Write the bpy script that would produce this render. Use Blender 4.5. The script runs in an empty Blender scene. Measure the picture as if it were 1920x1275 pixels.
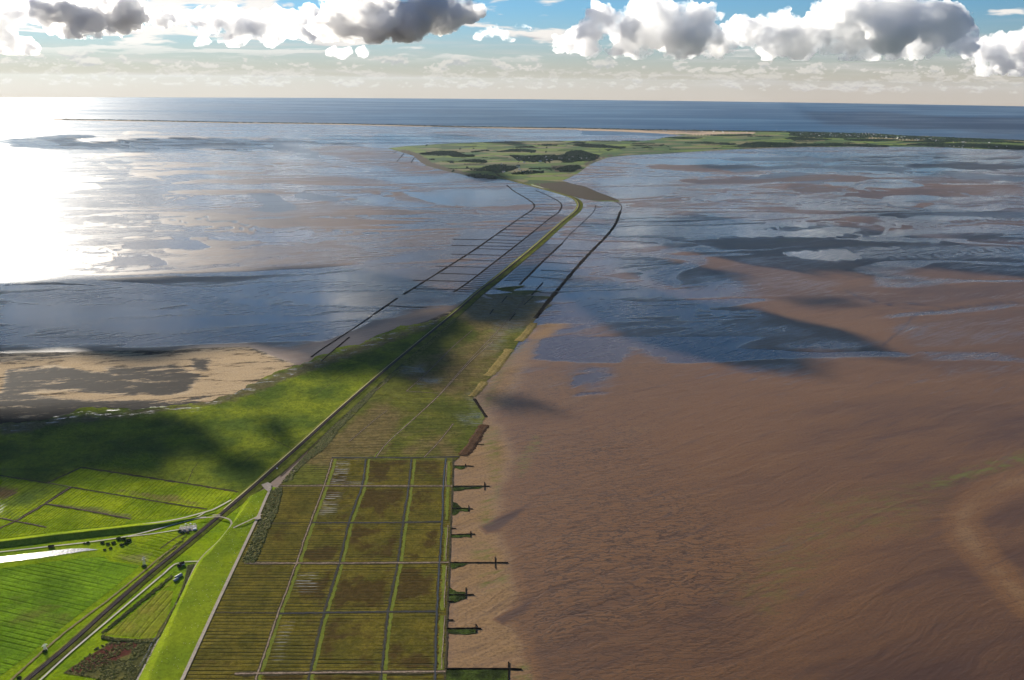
import bpy, bmesh, math, random
import numpy as np
from mathutils import Vector, Matrix
from mathutils.geometry import delaunay_2d_cdt
random.seed(7); np.random.seed(7)
scene = bpy.context.scene
COL = scene.collection
R = math.radians
# ------------------------------------------------------------------ camera
H = 1200.0                      # flying height in metres
FPX = 1663.0                    # focal length in pixels of the 1920 px wide photograph
PITCH, ROLL = 16.30, 0.50
SUN_EL, SUN_AZ = 17.0, -34.3    # azimuth from the view direction, negative = left
cam_data = bpy.data.cameras.new('camera')
cam = bpy.data.objects.new('camera', cam_data); COL.objects.link(cam)
cam_data.sensor_width = 36.0; cam_data.lens = 36.0 * FPX / 1920.0
cam_data.clip_start = 1.0; cam_data.clip_end = 400000.0
CM = Matrix.Rotation(R(90 - PITCH), 3, 'X') @ Matrix.Rotation(R(ROLL), 3, 'Z')
cam.matrix_world = Matrix.Translation((0, 0, H)) @ CM.to_4x4()
scene.camera = cam
# ------------------------------------------------------------------ render look
scene.view_settings.view_transform = 'Standard'
scene.view_settings.look = 'None'
scene.view_settings.exposure = 1.12
scene.view_settings.gamma = 1.0
scene.render.engine = 'CYCLES'
cy = scene.cycles
cy.volume_max_steps = 96; cy.volume_step_rate = 1.0
cy.max_bounces = 18; cy.diffuse_bounces = 2; cy.glossy_bounces = 3; cy.volume_bounces = 16
cy.transparent_max_bounces = 16
cy.use_denoising = True
cy.use_adaptive_sampling = True; cy.adaptive_threshold = 0.015
cy.sample_clamp_indirect = 6.0
# ------------------------------------------------------------------ sun
sd = Vector((math.sin(R(SUN_AZ)) * math.cos(R(SUN_EL)), math.cos(R(SUN_AZ)) * math.cos(R(SUN_EL)), math.sin(R(SUN_EL))))
sun_data = bpy.data.lights.new('sun', 'SUN')
sun_data.energy = 5.0; sun_data.angle = R(0.55); sun_data.color = (1.0, 0.92, 0.79)
sun = bpy.data.objects.new('sun', sun_data); COL.objects.link(sun)
sun.rotation_euler = sd.to_track_quat('Z', 'Y').to_euler()
sun.location = (-4000, 3000, 6000)


# ------------------------------------------------------------------ node helper
class NT:
    """small wrapper that writes shader nodes as expressions"""
    def __init__(self, tree):
        self.t = tree; tree.nodes.clear(); self.n = tree.nodes; self.l = tree.links
    def add(self, kind, **kw):
        n = self.n.new(kind)
        for k, v in kw.items(): setattr(n, k, v)
        return n
    def put(self, sock, v):
        if v is None: return
        if isinstance(v, bpy.types.NodeSocket): self.l.new(v, sock)
        elif isinstance(v, (tuple, list)):
            dv = list(v)
            if sock.type == 'RGBA' and len(dv) == 3: dv.append(1.0)
            sock.default_value = dv
        else:
            sock.default_value = v if sock.type != 'RGBA' else (v, v, v, 1)
    def m(self, op, a, b=None, c=None, clamp=False):
        n = self.add('ShaderNodeMath', operation=op, use_clamp=clamp)
        self.put(n.inputs[0], a); self.put(n.inputs[1], b); self.put(n.inputs[2], c)
        return n.outputs[0]
    def v(self, op, a, b=None):
        n = self.add('ShaderNodeVectorMath', operation=op)
        self.put(n.inputs[0], a)
        if op == 'SCALE': self.put(n.inputs['Scale'], b)
        else: self.put(n.inputs[1], b)
        return n.outputs[0]
    def comb(self, x, y, z=0.0):
        n = self.add('ShaderNodeCombineXYZ'); self.put(n.inputs[0], x); self.put(n.inputs[1], y); self.put(n.inputs[2], z)
        return n.outputs[0]
    def sep(self, v):
        n = self.add('ShaderNodeSeparateXYZ'); self.put(n.inputs[0], v); return n.outputs
    def pos(self):
        return self.add('ShaderNodeTexCoord').outputs['Object']
    def stretch(self, vec, ang, sx, sy):
        """coordinates turned by ang degrees, then divided by lengths sx (along) and sy (across)"""
        x, y, z = self.sep(vec)
        c, s = math.cos(R(ang)), math.sin(R(ang))
        a = self.m('ADD', self.m('MULTIPLY', x, c / sx), self.m('MULTIPLY', y, s / sx))
        b = self.m('ADD', self.m('MULTIPLY', x, -s / sy), self.m('MULTIPLY', y, c / sy))
        return self.comb(a, b, 0.0)
    def noise(self, vec, scale=1.0, detail=3.0, rough=0.55, dist=0.0, color=False):
        n = self.add('ShaderNodeTexNoise'); self.put(n.inputs['Vector'], vec)
        n.inputs['Scale'].default_value = scale; n.inputs['Detail'].default_value = detail
        n.inputs['Roughness'].default_value = rough; n.inputs['Distortion'].default_value = dist
        return n.outputs['Color' if color else 'Fac']
    def voro(self, vec, scale=1.0, feature='F1', out='Distance', rnd=1.0):
        n = self.add('ShaderNodeTexVoronoi', feature=feature); self.put(n.inputs['Vector'], vec)
        n.inputs['Scale'].default_value = scale; n.inputs['Randomness'].default_value = rnd
        return n.outputs[out]
    def sm(self, x, a, b, lo=0.0, hi=1.0):
        n = self.add('ShaderNodeMapRange', interpolation_type='SMOOTHSTEP'); n.clamp = True
        self.put(n.inputs[0], x); n.inputs[1].default_value = a; n.inputs[2].default_value = b
        n.inputs[3].default_value = lo; n.inputs[4].default_value = hi
        return n.outputs[0]
    def mix(self, f, a, b, mode='MIX'):
        n = self.add('ShaderNodeMix', data_type='RGBA', blend_type=mode); n.clamp_factor = True
        self.put(n.inputs[0], f); self.put(n.inputs[6], a); self.put(n.inputs[7], b)
        return n.outputs[2]
    def mixf(self, f, a, b):
        n = self.add('ShaderNodeMix', data_type='FLOAT'); n.clamp_factor = True
        self.put(n.inputs[0], f); self.put(n.inputs[2], a); self.put(n.inputs[3], b)
        return n.outputs[0]
    def attr(self, name):
        return self.add('ShaderNodeAttribute', attribute_name=name).outputs['Fac']
    def bump(self, h, strength=1.0, dist=1.0, normal=None):
        n = self.add('ShaderNodeBump'); self.put(n.inputs['Height'], h)
        self.put(n.inputs['Strength'], strength); n.inputs['Distance'].default_value = dist
        if normal is not None: self.put(n.inputs['Normal'], normal)
        return n.outputs[0]
    def out(self, color, rough=0.9, normal=None, ior=1.4, spec=0.5, sheen=None):
        p = self.add('ShaderNodeBsdfPrincipled')
        self.put(p.inputs['Base Color'], color); self.put(p.inputs['Roughness'], rough)
        p.inputs['IOR'].default_value = ior
        self.put(p.inputs['Specular IOR Level'], spec)
        if normal is not None: self.put(p.inputs['Normal'], normal)
        o = self.add('ShaderNodeOutputMaterial'); self.l.new(p.outputs[0], o.inputs[0])
        return p


def material(name):
    mt = bpy.data.materials.new(name); mt.use_nodes = True
    return mt, NT(mt.node_tree)

# ------------------------------------------------------------------ world: daylight sky with far cloud rows
world = bpy.data.worlds.new('World'); scene.world = world; world.use_nodes = True
w = NT(world.node_tree)
d = w.add('ShaderNodeTexCoord').outputs['Generated']
dx, dy, dz = w.sep(d)
skyz = w.m('MAXIMUM', w.m('ADD', dz, 0.022), 0.006)
sky = w.add('ShaderNodeTexSky', sky_type='NISHITA', sun_disc=False)
sky.sun_elevation = R(SUN_EL); sky.sun_rotation = R(SUN_AZ)
sky.altitude = 1200; sky.air_density = 1.3; sky.dust_density = 0.15; sky.ozone_density = 4.0
w.l.new(w.comb(dx, dy, skyz), sky.inputs[0])
SKY_S = 0.11
skyc = w.v('SCALE', w.v('MULTIPLY', sky.outputs[0], (0.53, 0.76, 0.98)), SKY_S)
# closeness to the sun, for the brightness of the clouds there
sdot = w.add('ShaderNodeVectorMath', operation='DOT_PRODUCT'); w.put(sdot.inputs[0], d); sdot.inputs[1].default_value = sd
near = w.m('POWER', w.m('MAXIMUM', sdot.outputs['Value'], 0.0), 26.0)
az = w.m('ARCTAN2', dx, dy)
el = w.m('MULTIPLY', w.m('ARCSINE', dz), 57.2958)          # degrees
azd = w.m('MULTIPLY', az, 57.2958)
# hazy cream air low over the sea
lowair = w.sm(el, -1.4, 4.6, 1.0, 0.0)
cream = w.v('SCALE', (0.98, 0.80, 0.66), w.m('ADD', 0.62, w.m('MULTIPLY', near, 0.35)))
skyc = w.mix(w.m('MULTIPLY', lowair, 0.88), skyc, cream)
skyc = w.v('ADD', skyc, w.v('SCALE', (1.0, 0.86, 0.7), w.m('MULTIPLY', near, 0.05)))
# thin streaky veil
st = w.noise(w.comb(w.m('DIVIDE', azd, 9.0), w.m('DIVIDE', el, 0.55)), 1.0, 5, 0.6, 0.3)
veil = w.m('MULTIPLY', w.sm(st, 0.48, 0.70), w.m('MULTIPLY', w.sm(el, -0.6, 0.4), w.sm(el, 4.0, 2.0)))
skyc = w.mix(w.m('MULTIPLY', veil, 0.45), skyc, w.v('SCALE', (0.86, 0.82, 0.80), w.m('ADD', 0.85, w.m('MULTIPLY', near, 0.4))))
# rows of far small cumulus
def row(prev, e0, e1, sx, sy, lo, hi, seed, dark, amt):
    c = w.comb(w.m('DIVIDE', azd, sx), w.m('DIVIDE', el, sy), seed)
    n1 = w.noise(c, 1.0, 6, 0.62, 0.15)
    mid = (e0 + e1) / 2
    band = w.m('MULTIPLY', w.sm(el, e0, e0 + (e1 - e0) * 0.3), w.sm(el, e1, mid))
    big = w.noise(w.comb(w.m('DIVIDE', azd, sx * 5), seed, 3.0), 1.0, 2)
    f = w.sm(w.m('ADD', w.m('MULTIPLY', n1, w.m('ADD', 0.62, w.m('MULTIPLY', band, 0.40))), w.m('MULTIPLY', w.m('SUBTRACT', big, 0.5), 0.55)), lo, hi)
    f = w.m('MULTIPLY', f, band)
    n2 = w.noise(w.v('ADD', c, (0.0, 0.18, 0.0)), 1.0, 6, 0.62, 0.15)
    sh = w.sm(w.m('SUBTRACT', n2, n1), -0.06, 0.10)         # upper side bright, underside grey
    colr = w.mix(sh, (0.98, 0.93, 0.86), dark)
    colr = w.v('SCALE', colr, w.m('ADD', 0.86, w.m('MULTIPLY', near, 0.5)))
    return w.mix(w.m('MULTIPLY', f, amt), prev, colr)
skyc = row(skyc, -0.75, 0.55, 0.9, 0.50, 0.50, 0.60, 11.0, (0.66, 0.63, 0.64), 0.5)
skyc = row(skyc, 0.2, 1.9, 1.6, 0.95, 0.52, 0.57, 4.0, (0.60, 0.61, 0.64), 0.62)
skyc = row(skyc, -0.2, 1.1, 1.1, 0.55, 0.50, 0.56, 23.0, (0.70, 0.67, 0.66), 0.4)
# broken cumulus field overhead and towards the sun: mirrored by the wet flats
zz = w.m('ADD', w.m('MAXIMUM', dz, 0.0), 0.10)
cp = w.comb(w.m('DIVIDE', dx, zz), w.m('DIVIDE', dy, zz), 0.0)
c1 = w.noise(cp, 1.15, 7, 0.56, 0.2)
leftw = w.m('MULTIPLY', w.sm(azd, 8.0, -24.0), w.sm(el, 9.0, 5.5, 0.15, 1.0))
hi_ = w.m('MULTIPLY', w.sm(el, 0.8, 2.2), w.sm(el, 34.0, 16.0))
cf = w.m('MULTIPLY', w.sm(w.m('ADD', c1, w.m('MULTIPLY', leftw, 0.085)), 0.56, 0.62), hi_)
c2 = w.noise(w.v('ADD', cp, (0.10, -0.12, 0.0)), 1.15, 7, 0.56, 0.2)
csh = w.sm(w.m('ADD', w.m('SUBTRACT', c2, c1), w.m('MULTIPLY', w.m('SUBTRACT', c1, 0.62), 0.9)), -0.02, 0.14)
ccol = w.mix(csh, (1.1, 1.04, 0.98), (0.42, 0.43, 0.47))
ccol = w.v('SCALE', ccol, w.m('ADD', 0.9, w.m('MULTIPLY', near, 0.5)))
skyc = w.mix(w.m('MULTIPLY', cf, 0.93), skyc, ccol)
bg = w.add('ShaderNodeBackground'); w.put(bg.inputs[0], w.v('SCALE', skyc, 1 / SKY_S)); bg.inputs[1].default_value = 0.050
wo = w.add('ShaderNodeOutputWorld'); w.l.new(bg.outputs[0], wo.inputs[0])

# ------------------------------------------------------------------ geometry helpers
Rm = np.array([[CM[i][j] for j in range(3)] for i in range(3)])
def P(u, v, z=0.0):
    """where the ray of photo pixel (u, v) meets height z"""
    dd = Rm @ np.array([(u - 960.0) / FPX, -(v - 637.5) / FPX, -1.0])
    t = (z - H) / dd[2]
    return (dd[0] * t, dd[1] * t, z)
def PP(pts, z=0.0):
    a = np.asarray(pts, float)
    dd = np.stack([(a[:, 0] - 960.0) / FPX, -(a[:, 1] - 637.5) / FPX, -np.ones(len(a))], 1) @ Rm.T
    t = (z - H) / dd[:, 2]
    return np.stack([dd[:, 0] * t, dd[:, 1] * t, np.full(len(a), z)], 1)
def UV(x, y, z=0.0):
    """inverse of P for arrays"""
    p = np.stack([x, y, np.full_like(x, z) - H], 1) @ Rm
    p[:, 2] = np.where(p[:, 2] > -1e-3, -1e-3, p[:, 2])
    return 960.0 + FPX * p[:, 0] / -p[:, 2], 637.5 - FPX * p[:, 1] / -p[:, 2]
def hsh(i, j, s):
    n = (i * 374761393 + j * 668265263 + s * 974634777) & 0xffffffff
    n = ((n ^ (n >> 13)) * 1274126177) & 0xffffffff
    return ((n ^ (n >> 16)) & 0xffff) / 65535.0
def vn(x, y, s=0):
    xi = np.floor(x).astype(np.int64); yi = np.floor(y).astype(np.int64)
    fx = x - xi; fy = y - yi; fx = fx * fx * (3 - 2 * fx); fy = fy * fy * (3 - 2 * fy)
    a = hsh(xi, yi, s); b = hsh(xi + 1, yi, s); c = hsh(xi, yi + 1, s); e = hsh(xi + 1, yi + 1, s)
    return (a * (1 - fx) + b * fx) * (1 - fy) + (c * (1 - fx) + e * fx) * fy
def fbm(x, y, s=0, o=4):
    r = 0; a = .5; t = 0
    for k in range(o):
        r = r + a * vn(x * 2 ** k, y * 2 ** k, s + k); t += a; a *= .5
    return r / t
def inside(poly, u, v):
    poly = np.asarray(poly, float); c = np.zeros(u.shape, bool)
    x0, y0 = poly[-1]
    for x1, y1 in poly:
        if y0 != y1:
            k = ((y1 > v) != (y0 > v)) & (u < (x0 - x1) * (v - y1) / (y0 - y1) + x1)
            c ^= k
        x0, y0 = x1, y1
    return c
def segdist(pts, u, v, closed=False, ys=1.0):
    p = np.asarray(pts, float); dmin = np.full(u.shape, 1e9)
    n = len(p)
    for i in range(n if closed else n - 1):
        a = p[i]; b = p[(i + 1) % n]
        ax, ay = a[0], a[1] * ys; ex, ey = b[0] - ax, b[1] * ys - ay
        L = ex * ex + ey * ey + 1e-9
        t = np.clip(((u - ax) * ex + (v * ys - ay) * ey) / L, 0, 1)
        dmin = np.minimum(dmin, np.hypot(u - ax - t * ex, v * ys - ay - t * ey))
    return dmin
def polymask(poly, u, v, soft=4.0, ys=2.0):
    """1 inside the outline falling to 0 over `soft` photo pixels; rows count ys times"""
    dd = segdist(poly, u, v, True, ys)
    sgn = np.where(inside(poly, u, v), 1.0, -1.0) * dd
    t = np.clip(sgn / soft * 0.5 + 0.5, 0, 1)
    return t * t * (3 - 2 * t)
def linemask(pts, u, v, wd=2.0, ys=2.0):
    return np.clip(1.2 - segdist(pts, u, v, False, ys) / wd, 0, 1)
def jag(pts, amp=2.0, n=4, seed=1, closed=True):
    """fractal wobble on an outline given in photo pixels"""
    rs = np.random.RandomState(seed); p = [tuple(map(float, q[:2])) for q in pts]
    for k in range(n):
        q = []; m_ = len(p) if closed else len(p) - 1
        for i in range(m_):
            a = p[i]; b = p[(i + 1) % len(p)]
            L = math.hypot(b[0] - a[0], b[1] - a[1])
            q.append(a)
            if L > 3:
                o = min(amp, L * 0.22) * rs.randn() * 0.5
                q.append(((a[0] + b[0]) / 2 - (b[1] - a[1]) / L * o, (a[1] + b[1]) / 2 + (b[0] - a[0]) / L * o * 0.5))
        if not closed: q.append(p[-1])
        p = q; amp *= 0.6
    return p
def smooth(pts, n=6):
    """Catmull-Rom through the points"""
    p = [np.array(q, float) for q in pts]; p = [2 * p[0] - p[1]] + p + [2 * p[-1] - p[-2]]; r = []
    for i in range(1, len(p) - 2):
        for k in range(n):
            t = k / n
            r.append(0.5 * ((2 * p[i]) + (-p[i - 1] + p[i + 1]) * t + (2 * p[i - 1] - 5 * p[i] + 4 * p[i + 1] - p[i + 2]) * t * t + (-p[i - 1] + 3 * p[i] - 3 * p[i + 1] + p[i + 2]) * t ** 3))
    r.append(p[-2]); return [tuple(q) for q in r]
def link(name, me, mat=None, parent=None, **props):
    o = bpy.data.objects.new(name, me); COL.objects.link(o)
    if mat is not None: me.materials.append(mat)
    if parent is not None: o.parent = parent
    for k, v in props.items(): o[k] = v
    return o
def mesh(name, verts, faces, attrs=None, flat=True):
    me = bpy.data.meshes.new(name)
    me.from_pydata([tuple(v) for v in verts], [], [tuple(f) for f in faces])
    for k, a in (attrs or {}).items():
        at = me.attributes.new(k, 'FLOAT', 'POINT'); at.data.foreach_set('value', np.asarray(a, np.float32))
    if not flat: me.polygons.foreach_set('use_smooth', [True] * len(me.polygons))
    me.update(); return me
def sheet(name, outline, z, mat, step=6.0, attrs=None, zfun=None, kind='structure', **props):
    """a ground sheet: outline in photo pixels, laid on the ground at height z, with inner points for attributes"""
    o = np.asarray(outline, float)
    x0, y0 = o.min(0); x1, y1 = o.max(0)
    gu, gv = np.meshgrid(np.arange(x0, x1, step), np.arange(y0, y1, step * 0.5))
    gu = (gu + (np.arange(gu.shape[0]) % 2)[:, None] * step * 0.5).ravel(); gv = gv.ravel()
    k = inside(o, gu, gv)
    gu, gv = gu[k], gv[k]
    k = segdist(o, gu, gv, True) > step * 0.4
    gu, gv = gu[k], gv[k]
    pts = [Vector((float(a), float(b))) for a, b in o] + [Vector((float(a), float(b))) for a, b in zip(gu, gv)]
    ed = [(i, (i + 1) % len(o)) for i in range(len(o))]
    vs, es, fs, *_ = delaunay_2d_cdt(pts, ed, [list(range(len(o)))], 1, 1e-4)
    vs = np.array([(q.x, q.y) for q in vs])
    w3 = PP(vs, z)
    if zfun is not None: w3[:, 2] += zfun(w3[:, 0], w3[:, 1], vs[:, 0], vs[:, 1])
    A = {kk: f(vs[:, 0], vs[:, 1], w3[:, 0], w3[:, 1]) for kk, f in (attrs or {}).items()}
    fl = [tuple(reversed(f)) for f in fs]
    me = mesh(name, w3, fl, A)
    if len(me.polygons) and me.polygons[0].normal.z < 0: me.flip_normals()
    return link(name, me, mat, kind=kind, **props)
def offset_path(w2, off):
    """offset a world-space polyline sideways (left positive)"""
    w2 = np.asarray(w2)[:, :2]; t = np.gradient(w2, axis=0); L = np.hypot(t[:, 0], t[:, 1])[:, None] + 1e-9; t /= L
    n = np.stack([-t[:, 1], t[:, 0]], 1); o = np.asarray(off, float)
    return w2 + n * (o[:, None] if o.ndim else o)
def ribbon_mesh(name, pts, profile, z=0.0, world_pts=False, ends=True):
    """sweep a cross-section [(offset, height), ...] along a path of photo pixels lying on the ground"""
    w2 = np.asarray(pts, float) if world_pts else PP(pts, 0.0)[:, :2]
    rows = []
    for off, hh in profile:
        q = offset_path(w2, off); rows.append(np.column_stack([q, np.full(len(q), z + hh)]))
    n = len(w2); m_ = len(profile); V = np.concatenate(rows); F = []
    for j in range(m_ - 1):
        for i in range(n - 1):
            F.append((j * n + i, (j + 1) * n + i, (j + 1) * n + i + 1, j * n + i + 1))
    me = mesh(name, V, F)
    if me.polygons[len(me.polygons) // 2].normal.z < 0: me.flip_normals()
    return me
# ------------------------------------------------------------------ mudflat: one great sheet out to the horizon
RH = 62000.0
rs0 = np.random.RandomState(1)
azs = np.concatenate([np.arange(-180, -40, 4.0), np.arange(-40, 40, 0.08), np.arange(40, 180.1, 4.0)])
dep = np.concatenate([[1.1], np.arange(1.16, 8, 0.05), np.arange(8, 42, 0.10), [50, 60, 75]])
rad = H / np.tan(np.radians(dep)); rad[0] = RH
AZ, RD = np.meshgrid(np.radians(azs), rad, indexing='ij')
X = (np.sin(AZ) * RD).ravel(); Y = (np.cos(AZ) * RD).ravel()
na, nr = len(azs), len(rad)
U, Vv = UV(X, Y)
infront = Y > 500
wu = U + (fbm(X / 700, Y / 900, 3, 5) - .5) * 40; wv = Vv + (fbm(X / 700, Y / 900, 9, 5) - .5) * 14 * np.clip((Vv - 180) / 200, 0.1, 2)

WET = np.full(X.shape, 0.45); TONE = np.full(X.shape, 0.5); ALG = np.zeros(X.shape); DEEP = np.zeros(X.shape)
def paint(F_, val, mask): F_[:] = F_ * (1 - mask) + val * mask
def rg(k): return k & infront
sel = np.where((Y > 500) & (U > -250) & (U < 2170) & (Vv > 186) & (Vv < 1400))[0]
su, sv = wu[sel], wv[sel]
def pm(poly, F_, val, soft=5.0, amt=1.0, ys=2.5, line=None):
    a = np.asarray(poly, float); pad = (line or soft) * 1.5 + 3
    k = np.where((su > a[:, 0].min() - pad) & (su < a[:, 0].max() + pad) & (sv > a[:, 1].min() - pad) & (sv < a[:, 1].max() + pad))[0]
    if len(k) == 0: return
    mk = (linemask(poly, su[k], sv[k], line, ys) if line else polymask(poly, su[k], sv[k], soft, ys)) * amt
    g = sel[k]; F_[g] = F_[g] * (1 - mk) + val * mk
SHADOW_WET = [[(1100,560),(1200,540),(1300,565),(1480,600),(1705,664),(1640,672),(1520,690),(1400,695),(1280,670),(1180,640)], [(1560,472),(1640,465),(1760,470),(1960,462),(1960,515),(1760,505),(1640,494)], [(1180,485),(1320,495),(1400,515),(1260,535)]]  # cloud shadow outlines, wetted so the mud there turns darker and bluer
RIP = np.zeros(X.shape)
# general moisture: the near right is drained brown sand, the far and left flats carry a film of water
far = np.clip((560 - Vv) / 250, 0, 1); lft = np.clip((1100 - U) / 500, 0, 1)
WET[:] = 0.04 + 0.10 * np.clip((900 - Vv) / 300, 0, 1) + 0.42 * far + 0.30 * lft * np.clip((760 - Vv) / 200, 0, 1)
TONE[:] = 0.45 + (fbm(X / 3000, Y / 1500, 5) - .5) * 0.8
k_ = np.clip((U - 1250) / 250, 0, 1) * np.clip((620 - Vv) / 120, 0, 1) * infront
TONE[:] = TONE - 0.30 * k_ - 0.22 * np.clip((U - 1450) / 450, 0, 1) * infront; WET[:] = WET + 0.06 * k_  # tone falls toward the right edge: vignetting painted into the mud colour
# broad smooth water
for q in [[(1120,335),(1200,305),(1290,292),(1420,284),(1540,288),(1460,308),(1340,328),(1270,345),(1250,380),(1210,398),(1150,372)],
          [(0,520),(300,505),(520,500),(760,470),(900,480),(850,530),(720,600),(600,640),(540,650),(430,640),(200,650),(0,655)],
          [(930,470),(1000,400),(940,365),(860,350),(800,380),(840,420),(880,450)]]:
    pm(q, WET, 0.85, 30)
pm([(1000,560),(1100,460),(1170,380),(1260,345),(1500,340),(1500,470),(1420,560),(1500,640),(1500,700),(1300,700),(1180,640),(1080,640),(980,690),(930,720),(960,650)], WET, 0.66, 110)
pm([(1040,545),(1100,480),(1170,390),(1230,400),(1200,520),(1260,560),(1180,620),(1060,620),(980,650)], WET, 0.85, 70)
for q in SHADOW_WET: pm(q, WET, 0.66, 34)  # wet mud spread over the shadow outlines to deepen them
pm([(1060,640),(1150,640),(1140,740),(1080,740)], WET, 0.75, 50)
pm([(0,235),(500,232),(900,240),(1080,243),(1300,250),(1220,262),(900,264),(730,272),(500,262),(0,262)], WET, 0.75, 12)
for q in [[(-60,250),(90,262),(200,300),(60,330),(160,360),(260,430),(120,470),(340,505),(120,525),(-60,535)]]:
    pm(q, WET, 0.9, 30)
pm([(745,560),(950,345),(1090,350),(1170,380),(1160,410),(1040,550),(900,560),(850,575)], WET, 0.72, 14)
# dry bars of brown mud
for q in [[(250,300),(330,298),(450,318),(640,332),(760,345),(640,356),(560,350),(430,345),(330,338),(250,328)],
          [(300,400),(450,388),(600,380),(740,390),(840,420),(760,428),(640,430),(560,447),(450,462),(380,474),(300,455)],
          [(30,538),(200,515),(400,502),(640,474),(760,450),(800,462),(640,505),(400,522),(200,533)],
          [(600,336),(680,340),(760,352),(860,387),(900,402),(840,395),(740,374),(600,354)],
          [(600,392),(700,400),(790,415),(700,428),(600,424)],
          [(90,262),(300,255),(520,258),(500,270),(420,285),(250,270),(120,272)],
          [(640,265),(740,285),(790,310),(850,325),(760,322),(660,300),(560,282)],
          [(240,478),(420,470),(600,455),(700,470),(560,482),(380,492)]]:
    pm(q, WET, 0.36, 9, .85); pm(q, TONE, 0.25, 9)
for q in [[(1390,452),(1450,430),(1540,415),(1600,402),(1700,388),(1716,377),(1760,378),(1742,396),(1700,401),(1612,416),(1565,430),(1500,424),(1440,438),(1405,457)],
          [(1560,436),(1620,426),(1750,425),(1900,415),(1930,418),(1930,425),(1780,429),(1650,436),(1590,448)],
          [(1440,345),(1600,345),(1800,338),(1930,348),(1930,370),(1780,366),(1600,356),(1480,352)],
          [(1280,460),(1400,440),(1480,470),(1600,480),(1620,520),(1560,560),(1450,560),(1330,520),(1260,490)],
          [(1560,520),(1700,500),(1930,520),(1930,700),(1760,700),(1700,650),(1660,600),(1580,560)]]:
    pm(q, WET, 0.33, 22); pm(q, TONE, 0.30, 22)
# pools and wet smooth bars
for q in [[(285,430),(325,425),(365,430),(350,445),(360,455),(320,447)], [(385,440),(425,433),(475,440),(478,448),(430,450),(385,447)],
          [(470,432),(580,437),(550,450),(500,442)], [(395,355),(470,345),(560,348),(590,355),(540,365),(420,370)],
          [(250,335),(330,337),(390,355),(370,362),(240,350)], [(30,420),(240,420),(260,430),(210,455),(90,455),(60,435)],
          [(640,365),(690,362),(740,372),(720,385),(680,380)],[(750,360),(790,362),(845,378),(850,388),(800,380)],
          [(1450,333),(1520,322),(1600,317),(1680,318),(1762,326),(1740,330),(1620,329),(1500,340)],
          [(1640,300),(1720,297),(1800,300),(1790,305),(1690,306)], [(1785,328),(1800,325),(1815,328),(1800,332)],
          [(1830,329),(1850,325),(1888,325),(1890,330),(1850,333)], [(1850,346),(1890,340),(1930,337),(1930,343),(1880,346)],
          [(1640,300),(1560,302),(1470,306),(1560,308)],[(1729,391),(1756,383),(1800,384),(1850,388),(1892,391),(1850,395),(1740,395)],
          [(1607,421),(1660,412),(1720,405),(1800,407),(1890,412),(1800,416),(1700,421)],
          [(1450,446),(1500,428),(1560,424),(1615,430),(1560,440),(1500,447)],
          [(1600,447),(1660,434),(1740,431),(1930,424),(1930,442),(1800,437),(1700,440),(1650,452)],
          [(1597,370),(1680,368),(1722,380),(1710,389),(1640,394),(1560,396),(1490,392),(1550,376)],
          [(1560,288),(1640,286),(1760,292),(1640,292)],[(1760,316),(1840,314),(1900,318),(1840,321)],[(1830,300),(1930,296),(1930,304),(1860,306)]]:
    pm(q, WET, 0.97, 3.0); pm(q, DEEP, 0.0, 3)
# deep rippled channels
for q, a_ in [([(468,364),(515,364),(530,375),(560,392),(535,395),(480,392),(500,381)], 1), ([(508,262),(550,266),(585,283),(612,300),(560,294),(515,283)], .8),
          ([(1340,297),(1460,294),(1600,297),(1560,302),(1400,303)], .9), ([(1380,336),(1480,322),(1560,311),(1680,311),(1765,325),(1700,324),(1600,316),(1500,330)], 1),
          ([(1330,318),(1440,312),(1560,309),(1480,318),(1380,324)], .7), ([(1475,340),(1560,337),(1640,341),(1500,346)], .8),
          ([(1760,322),(1930,330),(1930,342),(1800,338)], .6), ([(1700,401),(1790,396),(1930,396),(1930,408),(1830,406)], .7),
          ([(1600,448),(1650,436),(1580,446),(1560,452)], .6), ([(190,298),(240,296),(288,299),(240,303)], .6), ([(700,395),(800,390),(850,402),(760,412)], .4),
          ([(470,388),(560,391),(520,397),(475,394)], 1), ([(560,360),(640,370),(620,380),(545,372)], .6), ([(1088,242),(1200,245),(1300,251),(1240,255),(1090,252)], .9)]:
    pm(q, DEEP, a_, 4)
# creeks winding over the flats
def creek(pts, wd, F_, val, amt=1.0): pm(smooth(pts, 5), F_, val, line=wd, amt=amt, ys=1.6)
for q, wd in [([(1930,567),(1850,571),(1780,578),(1740,585),(1702,588),(1690,600),(1672,625),(1655,645)], 3.0), ([(1570,545),(1600,560),(1660,572),(1740,582)], 1.8),
          ([(1576,552),(1640,566),(1720,570),(1790,576)], 1.6), ([(1920,380),(1800,372),(1700,366),(1560,362),(1420,362)], 1.6), ([(1250,360),(1290,345),(1370,334),(1460,330)], 2.0),
          ([(740,452),(790,420),(850,405),(880,410)], 2.0), ([(80,395),(260,392),(370,398),(520,402)], 1.6), ([(40,510),(90,520),(150,525)], 1.6)]:
    creek(q, wd, TONE, 0.0); creek(q, wd, DEEP, 0.5)
creek([(1935,895),(1870,915),(1820,945),(1805,975),(1825,1015),(1870,1070),(1935,1140)], 38, TONE, 0.95, .75)
creek([(1935,895),(1870,915),(1820,945),(1805,975),(1825,1015),(1870,1070),(1935,1140)], 34, WET, 0.02, .6)
for q in [[(845,800),(910,775),(940,800),(955,850),(948,900),(935,930),(942,990),(962,1050),(972,1110),(950,1160),(980,1200),(1010,1290),(830,1290)],
          [(888,745),(925,705),(960,650),(1010,595),(1060,600),(990,690),(945,760),(905,775)]]:
    pm(q, TONE, 1.0, 26); pm(q, WET, 0.12, 26, .7)
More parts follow.
